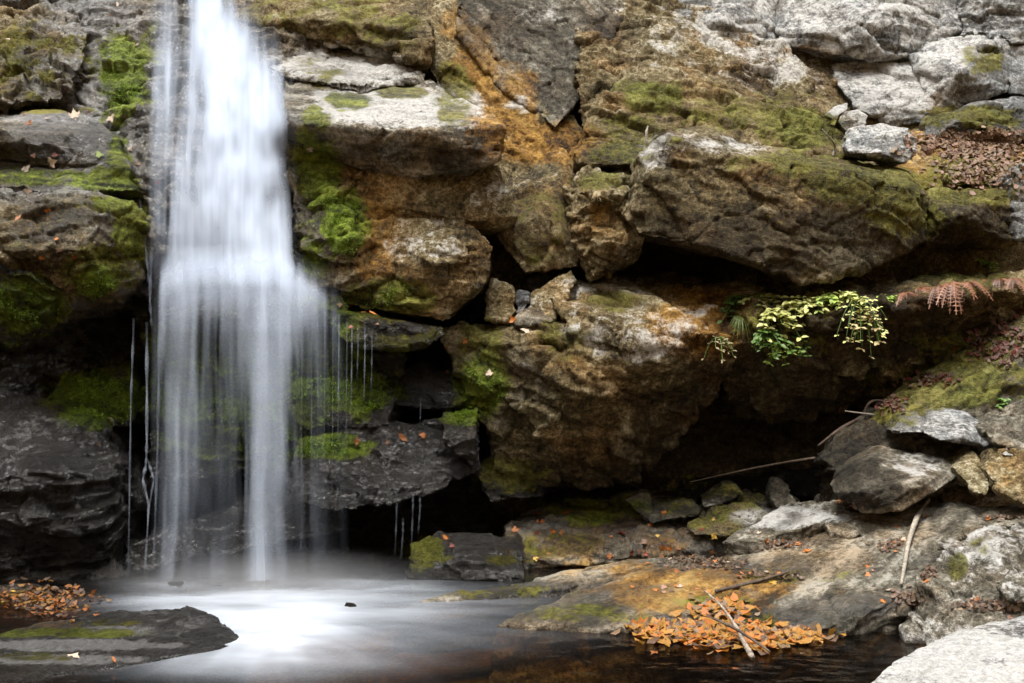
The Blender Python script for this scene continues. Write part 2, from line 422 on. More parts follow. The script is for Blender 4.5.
def build_rocks():
    from concurrent.futures import ThreadPoolExecutor
    tmp = []
    for k in ROCKS:
        bm = bmesh.new()
        for pts in k['hulls']:
            w = np.array([P(*t) for t in pts])
            w[:, 2] -= k['drop']
            c = w.mean(0)
            w = c + (w - c) * (1.07 if k['name'] == 'cliff_block' else 1.02)
            bk = c + (w - c) * k['shrink'] + np.array((0, k['back'], -k['down']))
            hull_bmesh(bm, np.concatenate((w, bk)))
        me = bpy.data.meshes.new(k['name'])
        bm.to_mesh(me); bm.free()
        o = bpy.data.objects.new(k['name'], me)
        COL.objects.link(o)
        r = o.modifiers.new('r', 'REMESH'); r.mode = 'VOXEL'; r.voxel_size = k['vox'] * 0.9
        s = o.modifiers.new('s', 'SMOOTH'); s.factor = 0.5; s.iterations = k['smooth']
        tmp.append(o)
    dg = bpy.context.evaluated_depsgraph_get()
    jobs = []
    for k, o in zip(ROCKS, tmp):
        me = bpy.data.meshes.new_from_object(o.evaluated_get(dg))
        nv = len(me.vertices)
        p = np.zeros(nv * 3, np.float32); me.vertices.foreach_get('co', p)
        nr = np.zeros(nv * 3, np.float32); me.vertex_normals.foreach_get('vector', nr)
        jobs.append((k, o, me, p.reshape(-1, 3), nr.reshape(-1, 3)))

    def work(j):
        k, o, me, p, nr = j
        d, cell = displace(p, nr, k)
        p2 = p + nr * d[:, None]
        st = stains(p2)
        if k['mat'] == 'brown': st[:, 0] += .08
        if k['mat'] == 'slab': st[:, 3] -= .12
        for ch, v in k['base'].items(): st[:, CH[ch]] += v
        return p2, paint(p2, nr[:, 2], st, cell, k['bed'], .75 if k['mat'] == 'slab' else .22)

    with ThreadPoolExecutor(4) as ex: res = list(ex.map(work, jobs))
    tot = 0
    for (k, o, me, p, nr), (p2, ab) in zip(jobs, res):
        tot += len(p2)
        org = p2.mean(0); org[2] = p2[:, 2].min()
        me.vertices.foreach_set('co', (p2 - org).astype(np.float32).ravel())
        set_attrs(me, ab)
        me.polygons.foreach_set('use_smooth', np.ones(len(me.polygons), bool))
        me.materials.clear(); me.materials.append(M[k['mat']])
        me.update()
        o.modifiers.clear()
        old = o.data; o.data = me; bpy.data.meshes.remove(old)
        me.name = k['name']
        o.location = org
        tag(o, k['label'], k['cat'], k['group'], 'thing')
    print('rock verts', tot)


X = -40
# ---- upper left, beside and under the upper cascade
rock('bare_rock', 'sloping wet grey rock face under the upper half of the waterfall', 'rock face',
     [(X, -60, 12.4), (350, -60, 12.4), (X, 120, 11.0), (60, 110, 10.95), (330, 60, 11.4), (310, 130, 10.65), (300, 265, 10.2), (150, 275, 10.2), (130, 190, 10.35), (150, 120, 10.75), (X, 250, 10.65)],
     'slab', back=1.6, vox=0.02, amp=.08, strata=.03, bed=4, fine=.012, cell=.3, base=dict(wet=.12, lich_lit=.12))
rock('mossy_mound', 'lumpy tan mossy hump at the top left beside the upper cascade', 'rock',
     [(X, 8, 11.6), (60, 12, 11.55), (88, 30, 11.35), (82, 62, 11.0), (60, 100, 10.75), (X, 106, 10.65), (20, 60, 10.95), (X, 50, 11.1)], 'brown', back=.8, amp=.08, cell=.22, fine=.014)
rock('rock_ledge', 'thin grey ledge with a dark overhung front, upper left under the tan hump', 'rock ledge',
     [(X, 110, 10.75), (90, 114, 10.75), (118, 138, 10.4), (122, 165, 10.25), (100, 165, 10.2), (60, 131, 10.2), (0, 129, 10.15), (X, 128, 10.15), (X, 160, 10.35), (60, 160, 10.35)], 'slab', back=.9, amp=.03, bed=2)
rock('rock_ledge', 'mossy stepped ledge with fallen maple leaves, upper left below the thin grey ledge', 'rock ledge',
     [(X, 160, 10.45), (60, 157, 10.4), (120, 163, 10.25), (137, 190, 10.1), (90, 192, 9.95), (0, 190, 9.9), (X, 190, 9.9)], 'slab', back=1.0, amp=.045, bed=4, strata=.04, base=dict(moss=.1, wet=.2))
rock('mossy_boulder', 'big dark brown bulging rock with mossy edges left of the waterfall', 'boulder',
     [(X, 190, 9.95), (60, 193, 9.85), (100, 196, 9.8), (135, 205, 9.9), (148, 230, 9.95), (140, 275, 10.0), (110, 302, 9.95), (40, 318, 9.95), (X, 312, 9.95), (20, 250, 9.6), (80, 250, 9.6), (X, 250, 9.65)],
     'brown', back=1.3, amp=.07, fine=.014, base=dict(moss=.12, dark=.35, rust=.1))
rock('mossy_rock', 'bright green moss covered lobe hanging at the left edge under the bulging rock', 'rock',
     [(X, 262, 9.65), (30, 270, 9.6), (55, 292, 9.7), (48, 322, 9.8), (15, 342, 9.85), (X, 346, 9.85)], 'dark', back=.8, amp=.06, fine=.014)
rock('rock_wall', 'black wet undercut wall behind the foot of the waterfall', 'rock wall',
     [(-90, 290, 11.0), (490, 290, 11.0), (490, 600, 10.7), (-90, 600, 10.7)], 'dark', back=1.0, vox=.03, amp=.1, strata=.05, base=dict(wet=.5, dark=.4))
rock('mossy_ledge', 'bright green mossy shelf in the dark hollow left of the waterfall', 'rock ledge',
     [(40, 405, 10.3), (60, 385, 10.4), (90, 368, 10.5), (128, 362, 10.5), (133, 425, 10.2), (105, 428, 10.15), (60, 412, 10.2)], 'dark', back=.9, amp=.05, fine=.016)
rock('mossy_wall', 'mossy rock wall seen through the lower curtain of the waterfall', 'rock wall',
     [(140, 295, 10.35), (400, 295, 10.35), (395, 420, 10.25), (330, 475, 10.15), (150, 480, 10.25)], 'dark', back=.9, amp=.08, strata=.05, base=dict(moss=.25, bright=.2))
rock('mossy_ledge', 'bright green mossy shelf just right of the falling curtain, upper of two', 'rock ledge',
     [(280, 395, 10.05), (300, 380, 10.15), (385, 374, 10.2), (396, 398, 10.1), (388, 425, 10.05), (300, 430, 10.0)], 'dark', back=.7, amp=.05, fine=.016)
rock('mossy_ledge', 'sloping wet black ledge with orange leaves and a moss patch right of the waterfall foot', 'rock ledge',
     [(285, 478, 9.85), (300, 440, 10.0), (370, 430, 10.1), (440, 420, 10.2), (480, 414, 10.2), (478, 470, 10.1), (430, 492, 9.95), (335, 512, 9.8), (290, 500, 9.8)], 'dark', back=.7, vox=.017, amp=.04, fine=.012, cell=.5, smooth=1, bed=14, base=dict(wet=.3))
rock('rock_ledge', 'glistening black band of rock between the two lips right of the falls', 'rock ledge',
     [(380, 384, 10.3), (420, 366, 10.5), (472, 368, 10.5), (480, 392, 10.3), (470, 412, 10.25), (392, 408, 10.2), (430, 392, 10.18)], 'dark', back=.6, vox=.017, amp=.04, cell=.4, fine=.012, smooth=2, base=dict(wet=.5))
rock('mossy_block', 'small square block with a bright mossy top right of the wet ledge', 'rock',
     [(442, 412, 10.05), (478, 408, 10.05), (478, 430, 9.9), (474, 470, 10.0), (442, 440, 9.92)], 'dark', back=.4, vox=.015, amp=.02, smooth=3)
rock('wet_boulder', 'large wet black boulder with a glistening top at the left edge above the pool', 'boulder',
     [(X - 20, 396, 10.25), (60, 405, 10.2), (100, 418, 10.1), (118, 450, 9.95), (125, 520, 9.75), (120, 575, 9.6), (X - 20, 590, 9.4), (X - 20, 480, 9.4), (60, 470, 9.45), (105, 480, 9.65)],
     'dark', back=1.1, vox=.017, amp=.055, fine=.013, bed=-6, strata=.045, cell=.6, smooth=2, base=dict(wet=.3))
rock('rock_ledge', 'narrow slanting wet ledge behind the foot of the waterfall', 'rock ledge',
     [(125, 545, 9.85), (240, 503, 10.0), (340, 490, 10.1), (340, 530, 9.95), (240, 545, 9.85), (135, 570, 9.75)], 'dark', back=.7, amp=.04, bed=14, base=dict(wet=.5, dark=.1))
rock('rock_ledge', 'rounded lip of rock the waterfall breaks over halfway down', 'rock ledge',
     [(140, 275, 10.15), (200, 266, 10.25), (300, 270, 10.25), (335, 288, 10.1), (350, 305, 10.05), (345, 325, 10.05), (170, 318, 10.1), (142, 295, 10.1)], 'dark', back=.9, amp=.05, base=dict(wet=.5, moss=.1))
rock('mossy_ledge', 'flat jutting lip with drips and orange leaves right of the waterfall break', 'rock ledge',
     [(310, 302, 10.1), (345, 313, 9.95), (400, 320, 9.95), (442, 325, 10.02), (446, 335, 10.0), (420, 347, 9.98), (350, 347, 9.95)], 'dark', back=.8, vox=.015, amp=.03, base=dict(moss=.25, wet=.2))
rock('mossy_wall', 'bright mossy and ochre rock wall along the right side of the upper cascade', 'rock wall',
     [(290, 125, 10.45), (350, 150, 10.35), (395, 170, 10.35), (398, 240, 10.2), (390, 312, 10.1), (300, 300, 10.15), (292, 200, 10.25), (345, 230, 10.0)], 'brown', back=1.0, amp=.07, fine=.014, base=dict(moss=.12))
# ---- middle
rock('mossy_boulder', 'mossy brown boulder at the top edge right of the waterfall top', 'boulder',
     [(222, -10, 12.0), (240, 25, 11.6), (340, 46, 11.25), (400, 57, 11.05), (428, 60, 11.1), (432, 40, 11.1), (425, 18, 11.35), (400, -12, 11.8), (330, 20, 11.2), (380, 25, 11.1)], 'brown', back=1.0, amp=.06)
rock('rock_slab', 'pale grey upper slab with a rounded end under the mossy top boulder', 'rock slab',
     [(255, 32, 11.75), (340, 46, 11.55), (400, 58, 11.45), (424, 72, 11.05), (424, 84, 10.95), (360, 90, 10.75), (290, 78, 10.95), (255, 60, 11.3)], 'slab', back=.9, amp=.035, strata=.03)
rock('rock_slab', 'broad pale jutting slab with a pointed right end beside the upper waterfall', 'rock slab',
     [(285, 76, 11.15), (340, 74, 11.3), (430, 80, 11.05), (477, 111, 10.4), (503, 126, 10.0), (499, 158, 10.0), (470, 172, 10.05), (410, 178, 10.1), (340, 160, 10.2), (290, 136, 10.2), (290, 121, 10.05), (350, 127, 9.95), (420, 131, 9.9)],
     'slab', back=1.1, amp=.028, strata=.02, smooth=2, base=dict(moss=.05))
rock('rock_block', 'weathered grey block directly below the pointed pale slab', 'rock',
     [(340, 160, 10.35), (400, 171, 10.2), (498, 165, 10.2), (519, 221, 10.2), (505, 229, 10.25), (470, 222, 10.15), (400, 207, 10.15), (350, 215, 10.3)], 'brown', back=1.0, amp=.035, smooth=3, base=dict(lich_lit=.1))
rock('rock_block', 'angular grey and tan block above the small dark crevice', 'rock',
     [(393, 209, 10.3), (470, 221, 10.12), (494, 248, 10.12), (488, 282, 10.06), (456, 300, 10.0), (442, 322, 10.05), (378, 312, 10.05), (362, 260, 10.1), (430, 262, 9.9)], 'brown', back=1.0, amp=.05, smooth=3, base=dict(lich_lit=.1))
rock('stained_rock', 'orange stained seep gully running down between pale slab and grey face', 'rock face',
     [(420, 50, 11.7), (440, -20, 12.4), (480, 60, 12.1), (560, 110, 11.7), (610, 150, 11.4), (560, 205, 11.2), (500, 205, 11.1), (470, 110, 11.45)], 'brown', back=1.2, amp=.045, cell=.4, bed=50, base=dict(rust=.05, dark=.25))
rock('bare_rock', 'smooth dark grey rock face at the top edge above the orange gully', 'rock face',
     [(455, -40, 12.3), (640, -40, 12.5), (595, 80, 11.75), (555, 128, 11.4), (498, 84, 11.6), (458, 30, 11.85)], 'slab', back=1.2, amp=.06, cell=.6, strata=.012, bed=50, smooth=6, base=dict(dark=.42, lich_lit=.05))
rock('rock_slab', 'wide brown pitted slab sloping under the grey cliff blocks', 'rock slab',
     [(575, -40, 12.7), (640, 15, 12.3), (700, 36, 12.3), (790, 46, 12.35), (832, 78, 12.1), (852, 125, 11.55), (852, 165, 11.05), (760, 150, 10.95), (640, 165, 10.9), (585, 150, 10.95), (580, 115, 11.2), (615, 85, 11.55), (595, 40, 12.0)],
     'brown', back=1.3, vox=.025, amp=.075, strata=.045, bed=16, base=dict(dark=.12))
rock('mossy_boulder', 'yellow-green mossy hump right behind the biggest boulder', 'boulder',
     [(585, 105, 11.05), (600, 92, 11.3), (645, 70, 11.4), (700, 78, 11.4), (760, 108, 11.1), (848, 140, 11.0), (835, 165, 10.75), (640, 168, 10.65), (588, 150, 10.75)], 'brown', back=.8, amp=.07, strata=.035, bed=12, base=dict(moss=.03))
rock('rock_ledge', 'small flat mossy ledge left of the biggest boulder top', 'rock ledge',
     [(576, 152, 10.65), (590, 141, 10.75), (655, 142, 10.75), (655, 162, 10.5), (590, 167, 10.52), (578, 163, 10.6)], 'brown', back=.6, vox=.016, amp=.025, base=dict(moss=.1))
rock('rock_wedge', 'smooth tan wedge of rock below the orange gully', 'rock',
     [(503, 188, 11.0), (560, 145, 11.25), (580, 170, 11.05), (588, 230, 10.65), (580, 268, 10.5), (525, 273, 10.5), (493, 235, 10.55), (540, 215, 10.42)], 'brown', back=.9, amp=.04, bed=55, cell=.6, smooth=7)
rock('boulder', 'knobbly brown boulder wedged just left of the biggest boulder', 'boulder',
     [[(565, 188, 10.4), (588, 168, 10.55), (632, 169, 10.6), (648, 200, 10.4), (640, 215, 10.3), (575, 215, 10.3), (600, 195, 10.1)],
      [(570, 215, 10.3), (645, 210, 10.3), (640, 250, 10.25), (632, 264, 10.2), (592, 279, 10.25), (575, 240, 10.3), (610, 240, 10.12)]], 'brown', back=.8, vox=.017, amp=.06, cell=.25)
rock('boulder', 'biggest boulder, dark and rough with a pale ridge, overhanging the right side', 'boulder',
     [[(622, 215, 10.1), (632, 188, 10.1), (641, 160, 10.15), (664, 132, 10.3), (705, 129, 10.6), (738, 148, 10.6), (668, 138, 10.05), (738, 156, 9.95), (640, 234, 9.98), (700, 242, 9.85), (745, 262, 9.85), (652, 172, 9.93)],
      [(700, 138, 10.5), (738, 148, 10.6), (840, 158, 10.8), (905, 170, 10.8), (930, 198, 10.5), (924, 240, 10.35), (738, 156, 9.95), (840, 172, 9.98), (905, 186, 10.1), (700, 242, 9.85), (760, 262, 9.82), (802, 284, 9.92), (880, 262, 10.1)]],
     'brown', back=1.1, vox=.017, amp=.05, strata=.014, fine=.014, bed=12, cell=.55, smooth=1, base=dict(dark=.48))
rock('mossy_block', 'dark squared mossy block at the right end of the biggest boulder', 'rock',
     [(915, 195, 10.6), (940, 186, 10.9), (1012, 189, 10.7), (1019, 246, 10.6), (928, 246, 10.5), (960, 215, 10.25)], 'brown', back=.9, amp=.05, base=dict(dark=.3, moss=.15))
# ---- grey cliff at the top right
rock('cliff_block', 'pale lichen-blotched cliff block at the top edge left of the others', 'rock',
     [(645, -40, 13.1), (785, -40, 13.2), (786, 46, 12.6), (720, 46, 12.4), (665, 36, 12.5), (652, 10, 12.6), (720, 20, 12.3)], 'grey', back=1.2, amp=.05, smooth=1, cell=.8, strata=.006)
rock('cliff_block', 'largest grey cliff block at the top edge with a pointed lower tip', 'rock',
     [(785, -40, 13.0), (968, -40, 13.0), (957, 30, 12.5), (910, 52, 12.3), (855, 59, 12.2), (835, 45, 12.3), (785, 42, 12.45), (870, 20, 12.1)], 'grey', back=1.2, amp=.05, smooth=1, cell=.8, strata=.006)
rock('cliff_block', 'whitish leaning cliff block above the two white stones', 'rock',
     [(833, 66, 12.4), (860, 59, 12.5), (930, 56, 12.4), (936, 95, 12.0), (926, 121, 11.9), (890, 126, 11.9), (862, 110, 11.85), (840, 85, 12.1)], 'grey', back=.9, amp=.045, smooth=1, cell=.7, strata=.006, base=dict(lich_lit=.1))
rock('cliff_block', 'grey cliff block with mossy right corner, right of the whitish leaning one', 'rock',
     [(915, 57, 12.25), (935, 43, 12.4), (1000, 35, 12.4), (1017, 60, 12.3), (1006, 92, 12.1), (935, 113, 12.0), (927, 100, 12.0), (960, 70, 11.9)], 'grey', back=.9, amp=.045, smooth=1, cell=.7, strata=.006)
rock('cliff_block', 'dark grey cliff block in the top right corner', 'rock',
     [(960, -40, 12.8), (1060, -40, 12.8), (1060, 42, 12.4), (1010, 40, 12.3), (965, 34, 12.4)], 'grey', back=1.0, amp=.06, smooth=3, base=dict(dark=.25))
rock('cliff_block', 'pale cliff block cut by the right edge between two dark ones', 'rock',
     [(1005, 50, 12.35), (1060, 42, 12.3), (1060, 98, 12.0), (1012, 92, 12.05)], 'grey', back=.9, amp=.045, smooth=1, cell=.7, strata=.006)
rock('cliff_block', 'low dark mossy cliff block just above the brown leaf litter', 'rock',
     [(925, 116, 11.85), (1000, 95, 11.95), (1060, 98, 11.95), (1060, 146, 11.65), (930, 142, 11.65), (960, 120, 11.6)], 'grey', back=.8, amp=.05, smooth=3, base=dict(dark=.3, moss=.1))
rock('litter_slope', 'sloping earth shelf under the brown leaf litter beside the cliff blocks', 'slope',
     [(880, 150, 11.5), (910, 128, 11.8), (1060, 140, 11.7), (1060, 195, 10.9), (920, 190, 10.95)], 'brown', back=1.0, amp=.04, base=dict(rust=.6))
rock('stone', 'small pale pointed stone lying on the mossy slab, left of two', 'stone',
     [(825, 115, 11.35), (838, 104, 11.4), (848, 103, 11.4), (848, 109, 11.35), (833, 119, 11.3)], 'grey', back=.15, vox=.008, amp=.008, cell=.1, strata=.003, fine=.002, smooth=3, base=dict(lich_lit=.9))
rock('stone', 'small rounded cream stone lying behind the flat grey stone', 'stone',
     [(838, 122, 11.3), (842, 112, 11.35), (858, 109, 11.35), (868, 116, 11.3), (864, 130, 11.25), (846, 131, 11.25)], 'slab', back=.2, vox=.009, amp=.008, cell=.1, strata=.003, fine=.002, smooth=4, base=dict(lich_lit=.55))
rock('stone', 'flat pale grey stone perched on top of the biggest boulder', 'stone',
     [(845, 145, 10.75), (850, 128, 10.9), (880, 122, 10.95), (908, 127, 10.9), (919, 148, 10.75), (905, 163, 10.65), (880, 152, 10.6), (850, 153, 10.65)], 'grey', back=.4, vox=.012, amp=.018, cell=.16, strata=.012, fine=.003, smooth=2, bed=-15, base=dict(lich_lit=.3))
rock('stone', 'half buried mossy stone in the brown leaf litter', 'stone',
     [(948, 176, 10.85), (956, 160, 10.95), (975, 158, 10.95), (992, 170, 10.85), (990, 184, 10.75), (955, 185, 10.75)], 'brown', back=.3, vox=.012, amp=.02, cell=.15, fine=.004, base=dict(moss=.4))
rock('stone', 'grey stone cut by the right edge beside the leaf litter', 'stone',
     [(1012, 180, 10.6), (1018, 165, 10.7), (1045, 160, 10.7), (1045, 245, 10.5), (1016, 240, 10.45)], 'grey', back=.5, vox=.014, amp=.03, cell=.2)
# ---- crevice stones
CG = None
rock('stone', 'rounded grey stone at the left of the dark crevice', 'stone',
     [(484, 300, 10.35), (492, 279, 10.4), (512, 286, 10.35), (516, 310, 10.25), (508, 321, 10.2), (486, 318, 10.22)], 'brown', back=.4, vox=.012, amp=.018, cell=.2, fine=.004, base=dict(lich_lit=.15))
rock('stone', 'small dark grey stone in the middle of the dark crevice', 'stone',
     [(514, 300, 10.35), (519, 291, 10.38), (529, 293, 10.35), (528, 305, 10.3), (518, 314, 10.25)], 'blue', back=.25, vox=.009, amp=.01, cell=.1, fine=.003)
rock('stone', 'slab-like greenish grey stone leaning at the right of the dark crevice', 'stone',
     [(528, 300, 10.4), (548, 280, 10.5), (570, 269, 10.5), (578, 280, 10.4), (560, 300, 10.25), (552, 320, 10.15), (534, 318, 10.2)], 'brown', back=.4, vox=.012, amp=.018, cell=.2, fine=.004, base=dict(lich_lit=.1))
rock('stone', 'dark stone wedged high at the back of the crevice', 'stone',
     [(524, 285, 10.8), (530, 272, 10.85), (552, 270, 10.8), (548, 290, 10.7), (530, 292, 10.7)], 'blue', back=.3, vox=.012, amp=.015, cell=.15, fine=.004)
rock('stone', 'low buff stone at the front of the crevice with a pale leaf beside it', 'stone',
     [(514, 321, 10.15), (530, 303, 10.25), (545, 312, 10.2), (552, 322, 10.1), (520, 326, 10.05)], 'slab', back=.3, vox=.011, amp=.014, cell=.15, fine=.004)
# ---- lower wall
rock('rock_wall', 'pale topped lower wall block with ochre stains right of the crevice', 'rock wall',
     [[(553, 300, 10.2), (560, 286, 10.5), (605, 276, 10.8), (700, 279, 10.8), (745, 300, 10.3), (735, 335, 9.95), (690, 345, 9.8), (620, 350, 9.8), (575, 335, 9.9), (600, 318, 9.85)],
      [(570, 330, 9.9), (700, 335, 9.8), (745, 330, 10.0), (720, 400, 10.15), (650, 470, 10.4), (640, 430, 10.15), (600, 380, 9.85)]], 'brown', back=1.1, amp=.07, bed=14, base=dict(lich_lit=.08))
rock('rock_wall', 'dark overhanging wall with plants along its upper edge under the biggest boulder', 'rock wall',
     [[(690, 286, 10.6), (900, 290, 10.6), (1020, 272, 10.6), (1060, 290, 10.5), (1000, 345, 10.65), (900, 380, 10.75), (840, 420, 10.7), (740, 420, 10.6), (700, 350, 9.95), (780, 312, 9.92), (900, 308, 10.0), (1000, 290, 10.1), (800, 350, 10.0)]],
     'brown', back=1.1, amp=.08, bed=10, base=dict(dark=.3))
rock('rock_wall', 'brown lower wall column with a mossy left shoulder below the crevice', 'rock wall',
     [[(445, 332, 10.3), (480, 322, 10.35), (575, 321, 10.05), (585, 340, 9.9), (640, 360, 9.95), (648, 430, 10.15), (640, 482, 10.35), (560, 486, 10.35), (500, 480, 10.4), (475, 410, 10.25), (560, 400, 9.85), (500, 345, 10.05)]],
     'brown', back=1.1, amp=.075, bed=20, strata=.035, base=dict(dark=.05))
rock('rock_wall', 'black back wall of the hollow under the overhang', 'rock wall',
     [(620, 380, 11.2), (900, 360, 11.2), (900, 520, 10.9), (620, 520, 11.0)], 'brown', back=.8, vox=.03, amp=.1, base=dict(dark=.9))  # the hollow's shade is painted into this wall's tone
rock('rock_block', 'squat dark mossy rock at the foot of the lower wall', 'rock',
     [(474, 470, 10.3), (490, 455, 10.4), (535, 460, 10.45), (550, 482, 10.4), (545, 500, 10.35), (490, 500, 10.2)], 'dark', back=.6, amp=.03, base=dict(moss=.15))
rock('rock_ledge', 'long low dark ledge along the back of the hollow', 'rock ledge',
     [(540, 488, 11.3), (640, 476, 11.4), (780, 468, 11.3), (830, 470, 10.8), (820, 495, 10.7), (640, 500, 11.1), (545, 503, 11.1)], 'dark', back=.7, amp=.04, bed=10)
# ---- base ledges and slabs
rock('rock_ledge', 'low layered mossy ledge with red leaves at the back of the pool', 'rock ledge',
     [[(505, 560, 9.95), (640, 556, 10.05), (645, 535, 10.3), (505, 525, 10.35), (520, 510, 10.7), (560, 497, 10.9), (640, 491, 10.95), (700, 491, 10.95)],
      [(615, 554, 10.1), (650, 522, 10.3), (700, 499, 10.65), (745, 492, 10.7), (795, 500, 10.4), (778, 530, 10.05), (705, 546, 9.95), (655, 556, 9.95)]], 'slab', back=.1, down=.5, amp=.05, cell=.3, strata=.05, bed=10, base=dict(moss=.05, wet=.05, rust=.15, lich_lit=.1))
rock('mossy_boulder', 'dark green streaked boulder at the back of the pool', 'boulder',
     [(404, 566, 9.6), (412, 545, 9.75), (438, 531, 9.95), (520, 532, 10.0), (528, 545, 9.9), (526, 580, 9.45), (410, 580, 9.5), (470, 548, 9.55)], 'dark', back=.2, down=.25, vox=.015, amp=.03, strata=.035, bed=4, base=dict(wet=.2))
PS = 'pale stones on the mossy back ledge'
rock('stone', 'squarish pale stone on the mossy back ledge, left of two', 'stone',
     [(624, 500, 10.45), (640, 490, 10.55), (652, 490, 10.55), (655, 512, 10.35), (648, 520, 10.30), (640, 508, 10.35)], 'slab', back=.2, vox=.012, amp=.012, cell=.12, fine=.004, smooth=3)
rock('stone', 'low cream-faced stone on the mossy back ledge, beside the squarish one', 'stone',
     [(648, 518, 10.25), (655, 505, 10.30), (690, 498, 10.35), (702, 508, 10.30), (700, 516, 10.20), (652, 523, 10.15)], 'slab', back=.2, vox=.012, amp=.012, cell=.12, fine=.004, smooth=3, base=dict(moss=.1))
rock('stone', 'angular whitish stone half in shade at the back of the hollow', 'stone',
     [(700, 500, 10.40), (722, 485, 10.50), (735, 482, 10.50), (744, 495, 10.40), (722, 505, 10.25), (704, 508, 10.25)], 'slab', back=.25, vox=.012, amp=.014, cell=.12, fine=.004, smooth=2, base=dict(lich_lit=.2))
rock('stone', 'brown mossy stone between the whitish stone and the long flat slab', 'stone',
     [(690, 525, 10.1), (715, 508, 10.2), (755, 502, 10.2), (768, 515, 10.0), (750, 535, 9.85), (695, 535, 9.9)], 'brown', back=.3, vox=.014, amp=.03, cell=.15, fine=.006, base=dict(moss=.2, rust=.15))
rock('stone', 'upright tan stone at the left end of the grey roundish rock', 'stone',
     [(768, 500, 10.1), (775, 478, 10.2), (790, 490, 10.1), (800, 505, 9.95), (780, 512, 9.9)], 'slab', back=.25, vox=.012, amp=.02, cell=.15, fine=.004)
rock('rock_slab', 'narrow wet tongue of rock running out into the pool', 'rock slab',
     [(400, 603, 8.63), (480, 588, 8.98), (560, 572, 9.35), (640, 560, 9.55), (705, 554, 9.45), (662, 573, 9.1), (575, 586, 8.98), (540, 590, 8.92), (480, 598, 8.72)], 'slab', back=0, down=.35, vox=.016, amp=.022, strata=.016, bed=-8, shrink=1.05, base=dict(wet=.2, moss=.05))
rock('rock_slab', 'yellow-green stained low slab dipping into the pool in front', 'rock slab',
     [(498, 623, 7.93), (540, 606, 8.33), (575, 592, 8.70), (622, 579, 8.95), (700, 560, 9.1), (790, 560, 8.9), (800, 600, 8.2), (760, 637, 7.62), (640, 624, 7.95), (590, 629, 7.9)], 'slab', back=0, down=.5, amp=.026, strata=.018, bed=-14, shrink=1.05, base=dict(moss=.12))
rock('rock_slab', 'large smooth grey-brown slab sloping down into the pool on the right', 'rock slab',
     [(715, 618, 7.95), (755, 642, 7.55), (800, 630, 7.62), (870, 612, 7.75), (905, 600, 7.85), (940, 560, 8.2), (1060, 500, 8.6), (1060, 480, 9.2), (900, 505, 9.35), (840, 518, 9.4), (700, 545, 9.45), (640, 560, 9.4), (640, 572, 9.15), (700, 585, 8.6), (850, 590, 8.0), (820, 560, 8.75), (930, 530, 8.75)],
     'slab', back=0, down=.6, vox=.018, amp=.035, strata=.022, fine=.005, bed=-24, cell=.7, shrink=1.05, smooth=7, base=dict(lich_lit=-.15), drop=.085)
rock('rock_slab', 'middle slab layer with leaf filled seams across the big sloping slab', 'rock slab',
     [(640, 578, 9.02), (720, 555, 9.35), (800, 542, 9.40), (862, 545, 9.2), (850, 562, 8.9), (765, 580, 8.66), (690, 588, 8.62)], 'slab', back=0, down=.16, vox=.015, amp=.022, strata=.018, bed=-20, cell=.4, shrink=1.03, smooth=4, base=dict(lich_lit=-.2))
rock('rock_slab', 'rounded grey lobe of slab bulging towards the dark water', 'rock slab',
     [(728, 622, 7.93), (790, 590, 8.35), (870, 566, 8.75), (930, 556, 8.6), (925, 575, 8.2), (885, 604, 7.8), (830, 624, 7.62), (770, 640, 7.52)], 'slab', back=0, down=.3, vox=.015, amp=.025, strata=.02, bed=-28, cell=.45, shrink=1.03, smooth=5, base=dict(lich_lit=-.15))
rock('rock_slab', 'thin upper slab layer with a dark undercut edge left of the craggy outcrop', 'rock slab',
     [(825, 545, 9.1), (872, 520, 9.4), (960, 502, 9.25), (1050, 508, 8.85), (1050, 530, 8.5), (985, 538, 8.42), (930, 550, 8.55), (872, 560, 8.78)], 'slab', back=0, down=.14, vox=.015, amp=.022, strata=.02, bed=-24, cell=.4, shrink=1.0, smooth=3, base=dict(lich_lit=-.15))
rock('rock_slab', 'long flat pointed slab lying on the big sloping slab', 'rock slab',
     [(722, 541, 9.35), (760, 520, 9.6), (790, 502, 9.9), (842, 499, 9.75), (846, 510, 9.5), (800, 528, 9.25), (760, 538, 9.22)], 'slab', back=0, down=.14, vox=.013, amp=.018, cell=.3, strata=.006, fine=.003, smooth=2, shrink=.95, base=dict(moss=.02, lich_lit=.2))
rock('rock_slab', 'short curved ridge of rock right of the long flat slab', 'rock slab',
     [(822, 520, 9.3), (840, 508, 9.5), (880, 515, 9.35), (930, 525, 9.0), (920, 540, 8.8), (870, 535, 8.95), (830, 532, 9.1)], 'slab', back=0, down=.2, vox=.014, amp=.022, cell=.25, strata=.012, fine=.004)
rock('mossy_slope', 'mossy sloping rock bank at the right edge under the leaf litter', 'rock slope',
     [[(815, 452, 10.0), (850, 425, 10.1), (900, 388, 10.25), (960, 358, 10.3), (1060, 330, 10.2), (1060, 430, 9.7), (1000, 470, 9.5), (900, 482, 9.5), (840, 472, 9.7), (960, 405, 9.85)]], 'slab', back=.4, down=.5, amp=.06, strata=.045, bed=-26, base=dict(moss=.12))
rock('mossy_slope', 'strip of mossy rock under reddish litter below the dry ferns', 'rock slope',
     [(880, 405, 10.25), (930, 370, 10.35), (990, 335, 10.4), (1060, 300, 10.35), (1060, 345, 10.1), (960, 375, 10.12), (900, 402, 10.15)], 'brown', back=.6, down=.1, amp=.04, bed=-28, base=dict(moss=.25, rust=.2))
